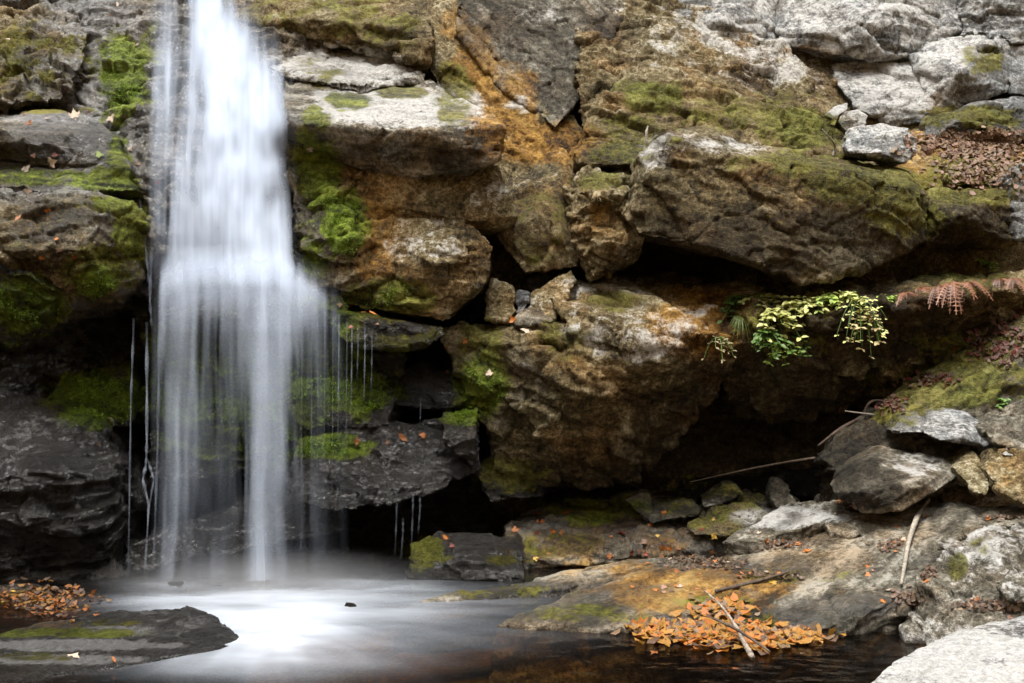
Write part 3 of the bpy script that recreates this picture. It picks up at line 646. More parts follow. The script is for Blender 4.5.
rock('boulder', 'flat-topped light grey rock leaning on the mossy bank, left one cracked', 'boulder',
     [(892, 432, 9.55), (900, 415, 9.75), (918, 411, 9.8), (926, 412, 9.8), (926, 433, 9.45), (900, 432, 9.45)], 'grey', back=.3, vox=.012, amp=.014, cell=.2, strata=.006, fine=.003, smooth=2, base=dict(moss=.1))
rock('boulder', 'light grey flat-topped rock with a black underside above the roundish rock', 'boulder',
     [(923, 425, 9.5), (930, 410, 9.8), (945, 407, 9.85), (968, 412, 9.75), (990, 432, 9.5), (996, 445, 9.35), (985, 446, 9.3), (962, 437, 9.25), (940, 440, 9.25), (925, 433, 9.35)], 'grey', back=.35, vox=.012, amp=.014, cell=.25, strata=.006, fine=.003, smooth=2)
rock('boulder', 'roundish grey boulder with a flat facet resting on the big slab', 'boulder',
     [(834, 492, 9.2), (842, 475, 9.3), (857, 460, 9.45), (880, 446, 9.6), (915, 452, 9.55), (945, 460, 9.4), (958, 475, 9.2), (935, 492, 8.98), (900, 512, 8.95), (862, 512, 9.05), (868, 465, 9.2), (920, 480, 8.95), (862, 490, 8.95)], 'slab', back=.35, vox=.012, amp=.014, cell=.3, strata=.008, fine=.006, smooth=1, bed=-20, base=dict(dark=.15))
rock('boulder', 'banded brown rock at the right edge beside the flat-topped grey rock', 'boulder',
     [(980, 428, 9.35), (995, 414, 9.5), (1020, 418, 9.4), (1035, 436, 9.2), (1025, 450, 9.1), (1000, 446, 9.15)], 'slab', back=.3, vox=.012, amp=.02, cell=.2, strata=.014, fine=.004, bed=25, smooth=3)
rock('boulder', 'tilted dark wedge of rock between roundish boulder and right edge', 'boulder',
     [(953, 468, 9.15), (968, 452, 9.3), (978, 452, 9.25), (992, 478, 9.0), (988, 496, 8.9), (975, 492, 8.9)], 'brown', back=.3, vox=.012, amp=.02, cell=.2, fine=.004, bed=40, smooth=2)
rock('boulder', 'ochre stained dark block at the right edge above the big slab', 'boulder',
     [(985, 470, 9.0), (992, 452, 9.15), (1050, 448, 9.1), (1060, 490, 8.8), (1030, 508, 8.65), (998, 490, 8.8)], 'brown', back=.35, vox=.014, amp=.025, cell=.25, fine=.005, smooth=2, base=dict(dark=.1))
rock('stone', 'small white stone on top of the ochre stained block', 'stone',
     [(1003, 455, 9.1), (1008, 446, 9.15), (1016, 449, 9.15), (1018, 457, 9.1)], 'grey', back=.08, vox=.006, amp=.004, cell=.06, strata=.002, fine=.001, smooth=2, base=dict(lich_lit=.9))
rock('boulder', 'craggy grey outcrop at the lower right rising from the slab', 'boulder',
     [[(893, 602, 7.95), (928, 562, 8.15), (960, 530, 8.3), (1060, 512, 8.3), (1060, 560, 7.7), (1000, 590, 7.6), (945, 606, 7.65), (930, 590, 7.75)],
      [(905, 612, 7.65), (940, 590, 7.8), (1060, 570, 7.6), (1060, 612, 7.3), (1000, 622, 7.28), (965, 640, 7.2), (920, 625, 7.45)]], 'slab', back=0, down=.5, vox=.016, amp=.055, strata=.025, cell=.3, bed=30, smooth=3, base=dict(lich_lit=.2))
rock('boulder', 'rounded knob of grey rock at the right edge beside pale leaf litter', 'boulder',
     [(1000, 585, 7.4), (1010, 568, 7.5), (1045, 565, 7.5), (1045, 605, 7.2), (1008, 600, 7.25)], 'slab', back=.1, down=.3, vox=.013, amp=.025, cell=.2, fine=.004, base=dict(lich_lit=.2))
rock('rock_slab', 'pale grey foreground rock in the bottom right corner', 'rock slab',
     [(858, 700, 5.9), (880, 678, 6.1), (905, 656, 6.4), (940, 640, 6.7), (985, 622, 6.95), (1060, 606, 7.0), (1080, 720, 5.5), (860, 720, 5.6)], 'grey', back=0, down=.5, vox=.012, amp=.018, cell=.5, strata=.008, fine=.006, bed=-20, shrink=1.05, smooth=6, base=dict(lich_lit=.25))
# ---- pool, left
rock('rock_slab', 'flat green and grey streaked rock in the pool at the lower left', 'rock slab',
     [(X, 636, 7.6), (30, 628, 7.85), (100, 613, 8.05), (180, 606, 8.15), (212, 614, 8.0), (234, 632, 7.65), (242, 644, 7.4), (180, 652, 7.2), (100, 660, 7.0), (0, 680, 6.6), (X, 690, 6.5), (150, 628, 7.65)], 'dark', back=0, down=.3, vox=.013, amp=.02, strata=.014, bed=-6, fine=.008, shrink=1.05, base=dict(wet=.4, lich_lit=.05))
rock('rock_slab', 'low leaf strewn shelf at the left edge of the pool', 'rock slab',
     [(X, 588, 9.2), (60, 586, 9.3), (100, 592, 9.15), (90, 612, 8.65), (40, 622, 8.3), (X, 626, 8.2)], 'dark', back=0, down=.3, vox=.018, amp=.03, shrink=1.05, base=dict(wet=.4, rust=.15))
rock('stone', 'small dark stone poking out of the white water', 'stone',
     [(341, 609, 8.45), (346, 602, 8.55), (355, 602, 8.55), (358, 606, 8.5), (354, 611, 8.4)], 'dark', back=.0, down=.1, vox=.008, amp=.008, cell=.1, strata=.003, fine=.002, smooth=2, base=dict(wet=.5))
WS = 'low wet stones at the foot of the waterfall'
for _u, _v, _y, _r in ((285, 600, 8.95, 9), (175, 585, 9.25, 12), (140, 590, 9.1, 10), (212, 588, 9.2, 14), (110, 600, 8.8, 12)):
    rock('stone', 'low wet stone in the foam at the foot of the waterfall', 'stone',
         [(_u - _r, _v + 3, _y), (_u - _r * .5, _v - 3, _y + .15), (_u + _r * .6, _v - 3, _y + .15), (_u + _r, _v + 2, _y + .05), (_u + _r * .7, _v + 5, _y - .1), (_u - _r * .6, _v + 5, _y - .1)], 'dark', back=0, down=.15, vox=.012, amp=.012, cell=.12, fine=.003, group=WS, base=dict(wet=.5))
build_rocks()

# ------------------------------------------------------------------ terrain: the cliff behind the rocks, the ground, the pool
def grid_mesh(name, pts, nu, nv):
    idx = np.arange(nu * nv).reshape(nv, nu)
    f = np.stack((idx[:-1, :-1], idx[:-1, 1:], idx[1:, 1:], idx[1:, :-1]), -1).reshape(-1, 4)
    me = bpy.data.meshes.new(name)
    me.vertices.add(len(pts)); me.vertices.foreach_set('co', pts.astype(np.float32).ravel())
    me.loops.add(f.size); me.loops.foreach_set('vertex_index', f.ravel().astype(np.int32))
    me.polygons.add(len(f)); me.polygons.foreach_set('loop_start', (np.arange(len(f)) * 4).astype(np.int32))
    me.polygons.foreach_set('loop_total', np.full(len(f), 4, np.int32))
    me.update(calc_edges=True)
    me.polygons.foreach_set('use_smooth', np.ones(len(f), bool))
    return me


xs = np.linspace(-11, 11, 300); zs = np.linspace(-1.0, 9.0, 160)
GX, GZ = np.meshgrid(xs, zs)
GY = 11.35 + np.interp(GZ, [-1, 2.4, 3.2, 5.5, 7, 9], [0, 0.0, .12, 1.9, 4.0, 10.0]) + np.maximum(np.abs(GX) - 5, 0) ** 2 * -0.05
pts = np.stack((GX, GY, GZ), -1).reshape(-1, 3)
pts[:, 1] += 0.35 * fbm(pts * 0.8, 4, 60) + .08 * fbm(pts * 3, 3, 61)
me = grid_mesh('cliff', pts, 300, 160)
set_attrs(me, paint(pts, np.zeros(len(pts)), stains(pts) + np.array((0.1, .1, 0, 0, .15, 0)), np.full(len(pts), .5)))
tag(obj('cliff', me, M['brown']), kind='structure')

# the ground: one sheet from the pool bed to unseen banks, raised behind the camera to cut low light
n = 220
t = np.linspace(-1, 1, n)
ax = np.sign(t) * (np.abs(t) ** 2.4) * 90
GX, GY = np.meshgrid(ax, ax + 2.0)
r = np.sqrt((GX) ** 2 + (GY - 7.5) ** 2)
GZ = -0.55 + 0.25 * np.clip((r - 4) / 3, 0, 1) + np.where(GY < 1, (1 - GY) * 0.7, 0) + np.where(GY > 13, (GY - 13) * 0.4, 0) + np.maximum(np.abs(GX) - 6, 0) * 0.7
GZ = np.where((np.abs(GX) < 3) & (GY < 6) & (GY > -1.5), np.minimum(GZ, CAM_H - 1.2), GZ)
pts = np.stack((GX, GY, GZ), -1).reshape(-1, 3)
pts[:, 2] += 0.06 * fbm(pts * 1.2, 4, 71) * np.clip(r.ravel() / 6, .4, 8)
me = grid_mesh('ground', pts, n, n)
set_attrs(me, paint(pts, np.zeros(len(pts)), np.zeros((len(pts), 6)) + np.array((.05, .6, .1, 0, .25, 0)), np.full(len(pts), .5)))
tag(obj('ground', me, M['brown']), kind='structure')

# ------------------------------------------------------------------ finding the rock under a sight line
_dg = bpy.context.evaluated_depsgraph_get()


def hit(u, v):
    """point, normal and object first met by the ray through (u, v)"""
    d = Vector(P(u, v, 1.0)) - Vector((0, 0, CAM_H))
    ok, loc, nor, idx, ob, mt = S.ray_cast(_dg, Vector((0, 0, CAM_H)), d.normalized())
    if not ok: return None
    if nor.dot(d) > 0: nor = -nor
    return loc, nor, ob



# ------------------------------------------------------------------ fallen leaves
def leaf_mat(name, c, rough=.6):
    m = NT(name)
    geo = m.n('NewGeometry')
    oi = m.n('ObjectInfo')
    n = m.noise(geo.outputs['Position'], 60, 4, .65)
    f = m.math('MULTIPLY_ADD', oi.outputs['Random'], .5, m.math('MULTIPLY', n, .6))
    col = m.ramp(f, [(.22, tuple(x * .25 for x in c)), (.55, c), (.95, tuple(min(.8, x * 1.35 + .03) for x in c))])
    bs = m.n('BsdfPrincipled'); m.l(col, bs.inputs['Base Color']); bs.inputs['Roughness'].default_value = rough
    tl = m.n('BsdfTranslucent'); m.l(col, tl.inputs['Color'])
    mx = m.n('MixShader'); mx.inputs[0].default_value = .3; m.l(bs.outputs[0], mx.inputs[1]); m.l(tl.outputs[0], mx.inputs[2])
    m.l(mx.outputs[0], m.out.inputs['Surface'])
    return m.mat


LC = {'orange': (.54, .17, .02), 'red': (.36, .055, .02), 'pale': (.60, .47, .36), 'tan': (.36, .23, .12), 'yellow': (.58, .36, .05), 'brown': (.19, .095, .045), 'gold': (.62, .30, .045), 'pink': (.47, .27, .18), 'green': (.30, .40, .05)}
LC = {k: tuple(a * (.7 if k in ('pale', 'green', 'yellow', 'orange') else .5) for a in c) for k, c in LC.items()}
LM = {k: leaf_mat(k + '_leaf', c) for k, c in LC.items()}
MAPLE = [(0, -.06), (.1, -.12), (.34, -.3), (.3, -.14), (.5, -.12), (.42, 0), (.72, .2), (.52, .22), (.56, .4), (.36, .34), (.26, .5), (.2, .56), (.16, .78), (.08, .74), (0, 1.0)]
OVAL = [(0, -.5), (.12, -.42), (.24, -.2), (.29, .05), (.25, .3), (.15, .5), (0, .7)]


def leaf_mesh(name, half, seed, curl):
    rnd = random.Random(seed)
    r = [(x * (1 + rnd.uniform(-.12, .12)), y * (1 + rnd.uniform(-.1, .1))) for x, y in half]
    out = r + [(-x * rnd.uniform(.85, 1.1), y) for x, y in reversed(r[1:-1])]
    a = rnd.uniform(0, 6.28)
    def z(x, y): return curl * (x * x + .6 * y * y) * (1 + .6 * math.sin(3 * math.atan2(y, x) + a)) + .04 * math.sin(5 * x + a)
    vs = [(0, .1, z(0, .1) - .01)] + [(x * .5, .1 + (y - .1) * .5, z(x * .5, y * .5)) for x, y in out] + [(x, y, z(x, y)) for x, y in out]
    n = len(out); fs = []
    for i in range(n):
        j = (i + 1) % n
        fs.append((0, 1 + i, 1 + j)); fs.append((1 + i, 1 + n + i, 1 + n + j, 1 + j))
    # stalk
    k = len(vs)
    y0 = out[0][1]
    vs += [(-.015, y0, 0), (.015, y0, 0), (.03, y0 - .5, .06), (.0, y0 - .5, .06)]
    fs.append((k, k + 1, k + 2, k + 3))
    return mesh(name, vs, fs)


LEAFM = {}
for c in LC:
    LEAFM[c] = []
    for i in range(4):
        me = leaf_mesh('leaf', MAPLE if i < 3 else OVAL, i * 7 + len(c), (.12, .45, -.2, .3)[i])
        me.materials.append(LM[c]); LEAFM[c].append(me)
lr = random.Random(11)


def put_leaf(loc, nor, size, color, label, group=None, shape=None, name='maple_leaf'):
    i = lr.randrange(4) if shape is None else shape
    o = bpy.data.objects.new('fallen_leaf', LEAFM[color][i])
    COL.objects.link(o)
    n = (Vector(nor) + Vector((lr.uniform(-.3, .3), lr.uniform(-.3, .1), lr.uniform(0, .3)))).normalized()
    q = n.to_track_quat('Z', 'Y')
    o.rotation_euler = (q.to_matrix() @ Matrix.Rotation(lr.uniform(0, 6.28), 3, 'Z')).to_euler()
    o.location = Vector(loc) + Vector(nor) * (.006 + .05 * size)
    o.scale = (size,) * 3
    return tag(o, label, 'leaf', group, 'thing')


def leaf_at(u, v, px, color, label, group=None, shape=None):
    h = hit(u, v)
    if not h: return
    s = px / FOC * h[0].y * .62
    return put_leaf(h[0], h[1], s, color, label, group, shape)


def lv(items, group, label=None):
    for it in items:
        u, v, px, c = it[:4]
        leaf_at(u, v, px, c, it[4] if len(it) > 4 else label, group)


_dg = bpy.context.evaluated_depsgraph_get()


def float_at(u, v, px, color, label, group=None, shape=None, lift=0.0):
    y = CAM_H * FOC / (v - 341.5)
    p = P(u, v, y)
    return put_leaf((p[0], p[1], .012 + lift), (0, 0, 1), px / FOC * y * .62, color, label, group, shape)


# single leaves one could point at
for u, v, px, c, lab in (
    (82, 154, 14, 'tan', 'tan maple leaf under the moss edge, on the mossy ledge at upper left'),
    (51, 162, 15, 'pale', 'pale maple leaf with open lobes in front of the tan one on the mossy ledge'),
    (25, 171, 14, 'pale', 'pale maple leaf at the lower left of the mossy ledge'),
    (97, 155, 12, 'green', 'yellow-green leaf on the mossy ledge beside the tan maple leaf'),
    (75, 117, 15, 'pale', 'broad pale leaf on top of the thin grey ledge'),
    (112, 117, 14, 'pale', 'upright pale leaf on the bright moss beside the upper cascade'),
    (28, 124, 11, 'orange', 'small orange leaf on the front of the thin grey ledge'),
    (18, 219, 12, 'orange', 'orange leaf hanging on the dark bulging rock'),
    (158, 182, 8, 'red', 'small red leaf on the wet rock left of the upper cascade'),
    (138, 204, 7, 'orange', 'small orange leaf at the mossy right end of the bulging rock'),
    (312, 149, 10, 'pale', 'pale pink leaf on the dark rock right of the upper cascade'),
    (137, 46, 8, 'pale', 'pale leaf on the grey slope high up left of the cascade'),
    (83, 54, 9, 'pale', 'pale leaf beside the tan hump at upper left'),
    (373, 314, 11, 'orange', 'orange leaf at the waterline on the jutting lip'),
    (420, 321, 8, 'red', 'small red leaf at the dry end of the jutting lip'),
    (465, 340, 9, 'orange', 'orange leaf on the ochre stone right of the jutting lip'),
    (446, 347, 8, 'orange', 'small orange leaf in the gap below the jutting lip'),
    (448, 373, 8, 'pink', 'pink leaf at the left edge of the mossy shoulder'),
    (489, 375, 11, 'pale', 'cream and pink leaf on the moss of the brown column'),
    (528, 331, 13, 'pale', 'white leaf in front of the crevice stones'),
    (514, 321, 11, 'orange', 'narrow orange leaf lying between the crevice stones'),
    (402, 437, 15, 'orange', 'largest orange leaf on the sloping wet black ledge'),
    (424, 436, 10, 'orange', 'smaller orange leaf right of the largest one on the wet ledge'),
    (388, 443, 8, 'pink', 'pink leaf left of the largest orange one on the wet ledge'),
    (358, 441, 10, 'orange', 'orange leaf on the moss at the left of the wet ledge'),
    (567, 513, 11, 'red', 'red leaf on the mossy back ledge, farthest back'),
    (620, 533, 13, 'red', 'bright red-orange leaf in the middle of the mossy back ledge'),
    (515, 531, 10, 'orange', 'orange leaf on the right end of the dark green boulder'),
    (446, 538, 11, 'orange', 'orange leaf on top of the dark green boulder'),
    (453, 547, 9, 'red', 'red leaf on the face of the dark green boulder'),
    (646, 543, 12, 'pink', 'pink leaf where the mossy back ledge meets the slab'),
    (897, 527, 8, 'orange', 'small orange leaf left of the pale stick on the big slab'),
    (772, 582, 14, 'yellow', 'bright yellow leaf in the hollow of the big slab'),
    (960, 493, 7, 'pink', 'small pink leaf above the pale stick on the big slab'),
    (72, 657, 17, 'pale', 'pale pinkish maple leaf on the flat rock in the pool'),
    (96, 371, 0, 'pale', ''),
    (114, 661, 11, 'orange', 'orange leaf at the water edge of the flat pool rock'),
    (97, 444, 8, 'pink', 'pink leaf on the wet boulder at the left edge'),
    (840, 408, 12, 'red', 'red-brown leaf caught in the roots under the overhang'),
):
    if px: leaf_at(u, v, px, c, lab)

G = 'pale leaves scattered on the upper left ledges'
lv([(47, 119, 9, 'pale'), (125, 117, 7, 'pink'), (35, 155, 8, 'pink'), (28, 190, 12, 'tan'), (50, 220, 9, 'tan'), (8, 40, 8, 'pale'), (110, 16, 8, 'pale'), (118, 5, 8, 'pale'), (130, 150, 8, 'pale'), (139, 164, 9, 'pink'), (24, 115, 7, 'red'), (55, 156, 8, 'red'), (90, 112, 6, 'orange')],
   G, 'small faded leaf scattered on the mossy ledges left of the cascade')
lv([(60, 250, 9, 'pink'), (42, 257, 8, 'orange'), (75, 257, 7, 'orange'), (47, 209, 8, 'orange'), (57, 240, 6, 'orange')], 'small leaves stuck on the dark bulging rock', 'small leaf stuck to the face of the dark bulging rock')
lv([(350, 308, 9, 'orange'), (363, 313, 8, 'orange'), (350, 327, 7, 'red'), (377, 325, 6, 'pink'), (340, 304, 7, 'tan')], 'orange leaves along the jutting lip', 'small orange leaf caught where water runs off the jutting lip')
B = 'leaves scattered on the mossy back ledge'
for i in range(26):
    u, v = lr.uniform(530, 720), lr.uniform(502, 560)
    leaf_at(u, v, lr.uniform(5, 10), lr.choice(['orange', 'red', 'orange', 'yellow', 'orange']), 'small autumn leaf scattered on the low mossy ledge behind the pool', B)
G = 'leaves drifted in the seams of the big slab'
for cu, cv, ru, rv, n in ((785, 546, 26, 8, 14), (715, 565, 34, 7, 14), (890, 546, 14, 5, 8), (905, 547, 8, 5, 4), (845, 505, 12, 4, 6), (865, 568, 8, 5, 4), (925, 522, 8, 4, 2), (755, 575, 30, 6, 7), (680, 560, 30, 6, 7), (690, 590, 40, 12, 14)):
    for i in range(n):
        leaf_at(lr.gauss(cu, ru * .6), lr.gauss(cv, rv * .6), lr.uniform(5, 10), lr.choice(['pink', 'orange', 'tan', 'orange', 'pale', 'brown']), 'small dry leaf drifted into a seam of the big sloping slab', G)
G = 'pale leaves at the foot of the craggy outcrop'
for cu, cv, ru, rv, n in ((905, 596, 12, 10, 9), (985, 605, 30, 6, 14), (1000, 612, 18, 5, 6), (1005, 518, 16, 3, 5), (925, 580, 6, 6, 3)):
    for i in range(n):
        leaf_at(lr.gauss(cu, ru * .6), lr.gauss(cv, rv * .6), lr.uniform(6, 11), lr.choice(['pink', 'pale', 'tan', 'orange']), 'pale pinkish leaf in the cracks of the craggy grey outcrop', G)
G = 'leaves strewn over the low shelf at the left of the pool'
for i in range(22):
    leaf_at(lr.uniform(2, 95), lr.uniform(586, 618), lr.uniform(6, 11), lr.choice(['orange', 'red', 'brown', 'brown', 'tan', 'yellow']), 'wet autumn leaf strewn over the low shelf at the left of the pool', G)
# the raft of leaves floating at the edge of the slab
G = 'leaves of the floating orange raft'
for i in range(74):
    t = i / 73
    u = 635 + 190 * lr.random()
    mid = np.interp(u, [630, 690, 740, 790, 830], [627, 634, 641, 641, 636]); half = np.interp(u, [630, 660, 720, 790, 832], [3, 8, 15, 9, 4])
    v = mid + lr.uniform(-1, 1) * half
    y = CAM_H * FOC / (v - 341.5)
    h = hit(u, v)
    p = P(u, v, y)
    z = max(.0, h[0].z + .01) if h and h[0].y < y + .02 else 0.0
    if z > 0: leaf_at(u, v, lr.uniform(13, 25), lr.choice(['orange', 'gold', 'brown', 'gold', 'tan', 'orange', 'yellow']), 'wet autumn leaf in the raft floating at the edge of the slab', G)
    else: float_at(u, v, lr.uniform(13, 25), lr.choice(['orange', 'gold', 'brown', 'gold', 'tan', 'orange', 'yellow']), 'wet autumn leaf in the raft floating at the edge of the slab', G, lift=lr.uniform(0, .03))
G = 'orange leaves floating in the small back pool'
for u, v in [(lr.uniform(530, 585), lr.uniform(551, 557)) for _ in range(8)] + [(lr.uniform(592, 648), 552 + (lr.uniform(0, 7))) for _ in range(11)]:
    float_at(u, v, lr.uniform(7, 13), lr.choice(['orange', 'orange', 'red']), 'orange leaf floating in the small dark pool behind the rock tongue', G)
for u, v in ((624, 630), (735, 672), (655, 655)):
    float_at(u, v, 12, 'orange', 'orange leaf floating alone on the dark water in front', 'lone leaves floating in front')


def litter(name, label_kind, spots, n, size, colors, seed, flat=False):
    """leaf litter nobody could count: one mesh of small curled leaves lying on whatever is below"""
    rnd = random.Random(seed)
    kinds = sorted(set(colors))
    vs, fs, mi = [], [], []
    for i in range(n):
        c = rnd.choice(colors)
        cu, cv, ru, rv = rnd.choice(spots)
        h = hit(cu + max(-1.9, min(1.9, rnd.gauss(0, .62))) * ru, cv + max(-1.5, min(1.5, rnd.gauss(0, .62))) * rv)
        if not h: continue
        loc, nor, _ = h
        if flat and loc.z < 0.01:
            d = (loc - Vector((0, 0, CAM_H)))
            loc = Vector((0, 0, CAM_H)) + d * ((CAM_H - .006) / -d.z); nor = Vector((0, 0, 1))
        nn = (nor + Vector((rnd.uniform(-.6, .6), rnd.uniform(-.6, .6), rnd.uniform(-.1, .6)))).normalized()
        mt = nn.to_track_quat('Z', 'Y').to_matrix() @ Matrix.Rotation(rnd.uniform(0, 6.28), 3, 'Z')
        s = size * rnd.uniform(.5, 1.2)
        k = len(vs)
        sh = [(-.5, 0, .12), (-.15, -.3, -.05), (.3, -.25, .05), (.55, .02, .2), (.25, .3, 0), (-.2, .28, .08)]
        for x, y, z in sh:
            w = mt @ Vector((x * s, y * s, z * s))
            vs.append(loc + nor * (.012 + s * .12 * rnd.random()) + w)
        fs.append((k, k + 1, k + 2, k + 5)); fs.append((k + 5, k + 2, k + 3, k + 4))
        mi += [kinds.index(c)] * 2
    me = mesh(name, vs, fs)
    for c in kinds: me.materials.append(LM[c])
    me.polygons.foreach_set('material_index', np.array(mi, np.int32))
    tag(obj(name, me), label_kind, 'leaf litter', None, 'stuff')


litter('leaf_litter', 'dry leaf litter on the shelf below the grey cliff blocks', [(970, 150, 54, 10), (985, 170, 40, 16), (1000, 140, 24, 8), (960, 140, 30, 6)], 1500, .055, ['brown', 'tan', 'pink'], 3)
litter('leaf_litter', 'dry reddish litter on the mossy bank under the ferns', [(1005, 330, 20, 16), (985, 345, 30, 12), (925, 380, 30, 8), (890, 405, 14, 6), (1000, 355, 24, 8)], 420, .05, ['brown', 'red', 'pink'], 5)

litter('leaf_litter', 'soaked leaf mash of the floating raft at the slab edge', [(700, 638, 40, 6), (665, 631, 26, 5), (735, 641, 40, 10), (780, 640, 40, 7), (740, 632, 30, 7), (720, 612, 24, 8), (690, 634, 50, 7), (760, 639, 40, 7)], 1200, .08, ['orange', 'gold', 'tan', 'gold', 'brown'], 8, True)
litter('leaf_litter', 'dry leaf crumbs gathered in the seams of the big slab', [(785, 546, 24, 5), (715, 566, 34, 5), (890, 546, 14, 4), (845, 505, 10, 3), (765, 577, 26, 3), (985, 606, 30, 4), (905, 597, 10, 8), (690, 560, 24, 4), (1005, 519, 16, 2), (930, 575, 6, 6)], 700, .035, ['pink', 'tan', 'brown'], 9)
litter('leaf_litter', 'brown leaf mash in the shallows at the left of the pool', [(50, 602, 40, 14)], 300, .05, ['orange', 'brown', 'gold', 'brown'], 10, True)

# ------------------------------------------------------------------ sticks and roots
def wood(name, c1, c2):
    m = NT(name)
    pos = m.n('NewGeometry').outputs['Position']
    col = m.ramp(m.noise(pos, 26, 6, .7), [(.35, c1), (.65, c2)])
    bs = m.n('BsdfPrincipled'); m.l(col, bs.inputs['Base Color']); bs.inputs['Roughness'].default_value = .8
    bu = m.n('Bump'); bu.inputs['Distance'].default_value = .01; m.l(m.noise(pos, 60, 4, .6), bu.inputs['Height']); m.l(bu.outputs[0], bs.inputs['Normal'])
    m.l(bs.outputs[0], m.out.inputs['Surface'])
    return m.mat


M['dead_wood'] = wood('bleached_wood', (.13, .11, .085), (.30, .27, .22))
M['bark'] = wood('brown_bark', (.022, .014, .009), (.085, .055, .035))
M['birch'] = wood('mottled_bark', (.03, .022, .017), (.34, .28, .22))


def tube(pts, radii, seg=8):
    pts = [Vector(p) for p in pts]
    # smooth the path
    for _ in range(2):
        q = [pts[0]]; r = [radii[0]]
        for i in range(len(pts) - 1):
            q += [pts[i] * .75 + pts[i + 1] * .25, pts[i] * .25 + pts[i + 1] * .75]
            r += [radii[i] * .75 + radii[i + 1] * .25, radii[i] * .25 + radii[i + 1] * .75]
        pts = q + [pts[-1]]; radii = r + [radii[-1]]
    vs, fs = [], []
    n = len(pts)
    for i, p in enumerate(pts):
        d = (pts[min(i + 1, n - 1)] - pts[max(i - 1, 0)]).normalized()
        a = d.orthogonal().normalized() if i == 0 else (a - d * a.dot(d)).normalized()
        b = d.cross(a)
        for k in range(seg):
            t = 2 * math.pi * k / seg
            rr = radii[i] * (1 + .15 * math.sin(3 * t + i * .9))
            vs.append(p + a * math.cos(t) * rr + b * math.sin(t) * rr)
    for i in range(n - 1):
        for k in range(seg):
            k2 = (k + 1) % seg
            fs.append((i * seg + k, i * seg + k2, (i + 1) * seg + k2, (i + 1) * seg + k))
    fs.append(tuple(range(seg - 1, -1, -1))); fs.append(tuple((n - 1) * seg + k for k in range(seg)))
    return vs, fs


def on(u, v, lift=.02):
    h = hit(u, v)
    return h[0] + h[1] * lift


def stick(name, label, cat, pts, radii, mat, group=None):
    vs, fs = tube(pts, radii)
    o = obj(name, mesh(name, vs, fs), M[mat])
    return tag(o, label, cat, group, 'thing')


stick('dead_stick', 'bleached grey stick lying on the big sloping slab', 'stick', [on(927, 499, .03), on(922, 518, .05), on(912, 540, .05), on(904, 562, .04), on(899, 586, .03)], [.018, .018, .017, .014, .010], 'dead_wood')
def wat(u, v, z=.03):
    y = (CAM_H - z) * FOC / (v - 341.5)
    return Vector(P(u, v, y))
stick('birch_twig', 'mottled black and white twig across the floating leaf raft', 'twig', [wat(752, 657, .02), wat(744, 642, .06), wat(735, 625, .12), wat(722, 606, .20), wat(704, 590, .26)], [.016, .015, .011, .007, .004], 'birch')
stick('twig', 'thin dark twig crossing the floating leaf raft', 'twig', [wat(770, 652, .04), wat(742, 632, .10), wat(722, 622, .14), wat(712, 618, .15)], [.006, .009, .009, .005], 'bark')
stick('twig', 'brown twig floating from the slab edge over dark water', 'twig', [wat(806, 630, .03), wat(830, 625, .03), wat(858, 619, .03), wat(884, 612, .05)], [.014, .014, .012, .008], 'bark')
stick('twig', 'reddish stick lying in the leaf filled seam of the slab', 'twig', [on(715, 592, .02), on(740, 588, .02), on(765, 582, .02), on(790, 574, .02)], [.012, .014, .012, .008], 'bark')
stick('dead_root', 'pale bare root lying in the dark hollow under the overhang', 'root', [Vector(P(690, 482, 10.4)), Vector(P(735, 472, 10.3)), Vector(P(780, 463, 10.15)), Vector(P(815, 458, 10.0))], [.004, .007, .009, .010], 'bark')
stick('dead_root', 'arched pale root at the top of the mossy bank', 'root', [Vector(P(862, 424, 10.1)), Vector(P(866, 404, 10.15)), Vector(P(878, 399, 10.2)), Vector(P(892, 406, 10.25))], [.008, .011, .011, .007], 'bark')
stick('dead_root', 'long thin reddish root running down the edge of the mossy bank', 'root', [Vector(P(818, 446, 10.0)), Vector(P(838, 430, 10.02)), Vector(P(858, 419, 10.1)), Vector(P(885, 405, 10.3)), Vector(P(915, 385, 10.45))], [.008, .014, .014, .012, .008], 'bark')
stick('twig', 'thin straight twig in front of the arched root', 'twig', [Vector(P(845, 411, 10.05)), Vector(P(868, 414, 10.05)), Vector(P(885, 416, 10.1))], [.005, .007, .005], 'dead_wood')
stick('twig', 'forked dead twig standing at the edge of the mossy hump', 'twig', [on(833, 156, .0), on(832, 146, .04), Vector(P(830, 138, 10.5)), Vector(P(822, 129, 10.5))], [.010, .009, .007, .004], 'dead_wood')
stick('twig', 'short pale dead stalk beside the ridge of the biggest boulder', 'twig', [Vector(P(647, 144, 10.25)), Vector(P(646, 134, 10.25)), Vector(P(648, 126, 10.27))], [.012, .012, .006], 'dead_wood')

# ------------------------------------------------------------------ plants under the boulder
def foliage_mat(name, c):
    return leaf_mat(name, c, .5)


FM = {'lime': foliage_mat('lime_foliage', (.46, .47, .16)), 'green': foliage_mat('green_foliage', (.10, .19, .03)), 'fresh': foliage_mat('fresh_foliage', (.26, .36, .06)), 'rusty': foliage_mat('rusty_fern', (.20, .075, .03)), 'straw': foliage_mat('straw', (.42, .33, .16))}
for k in ('bark', 'dead_wood'): FM[k] = M[k]


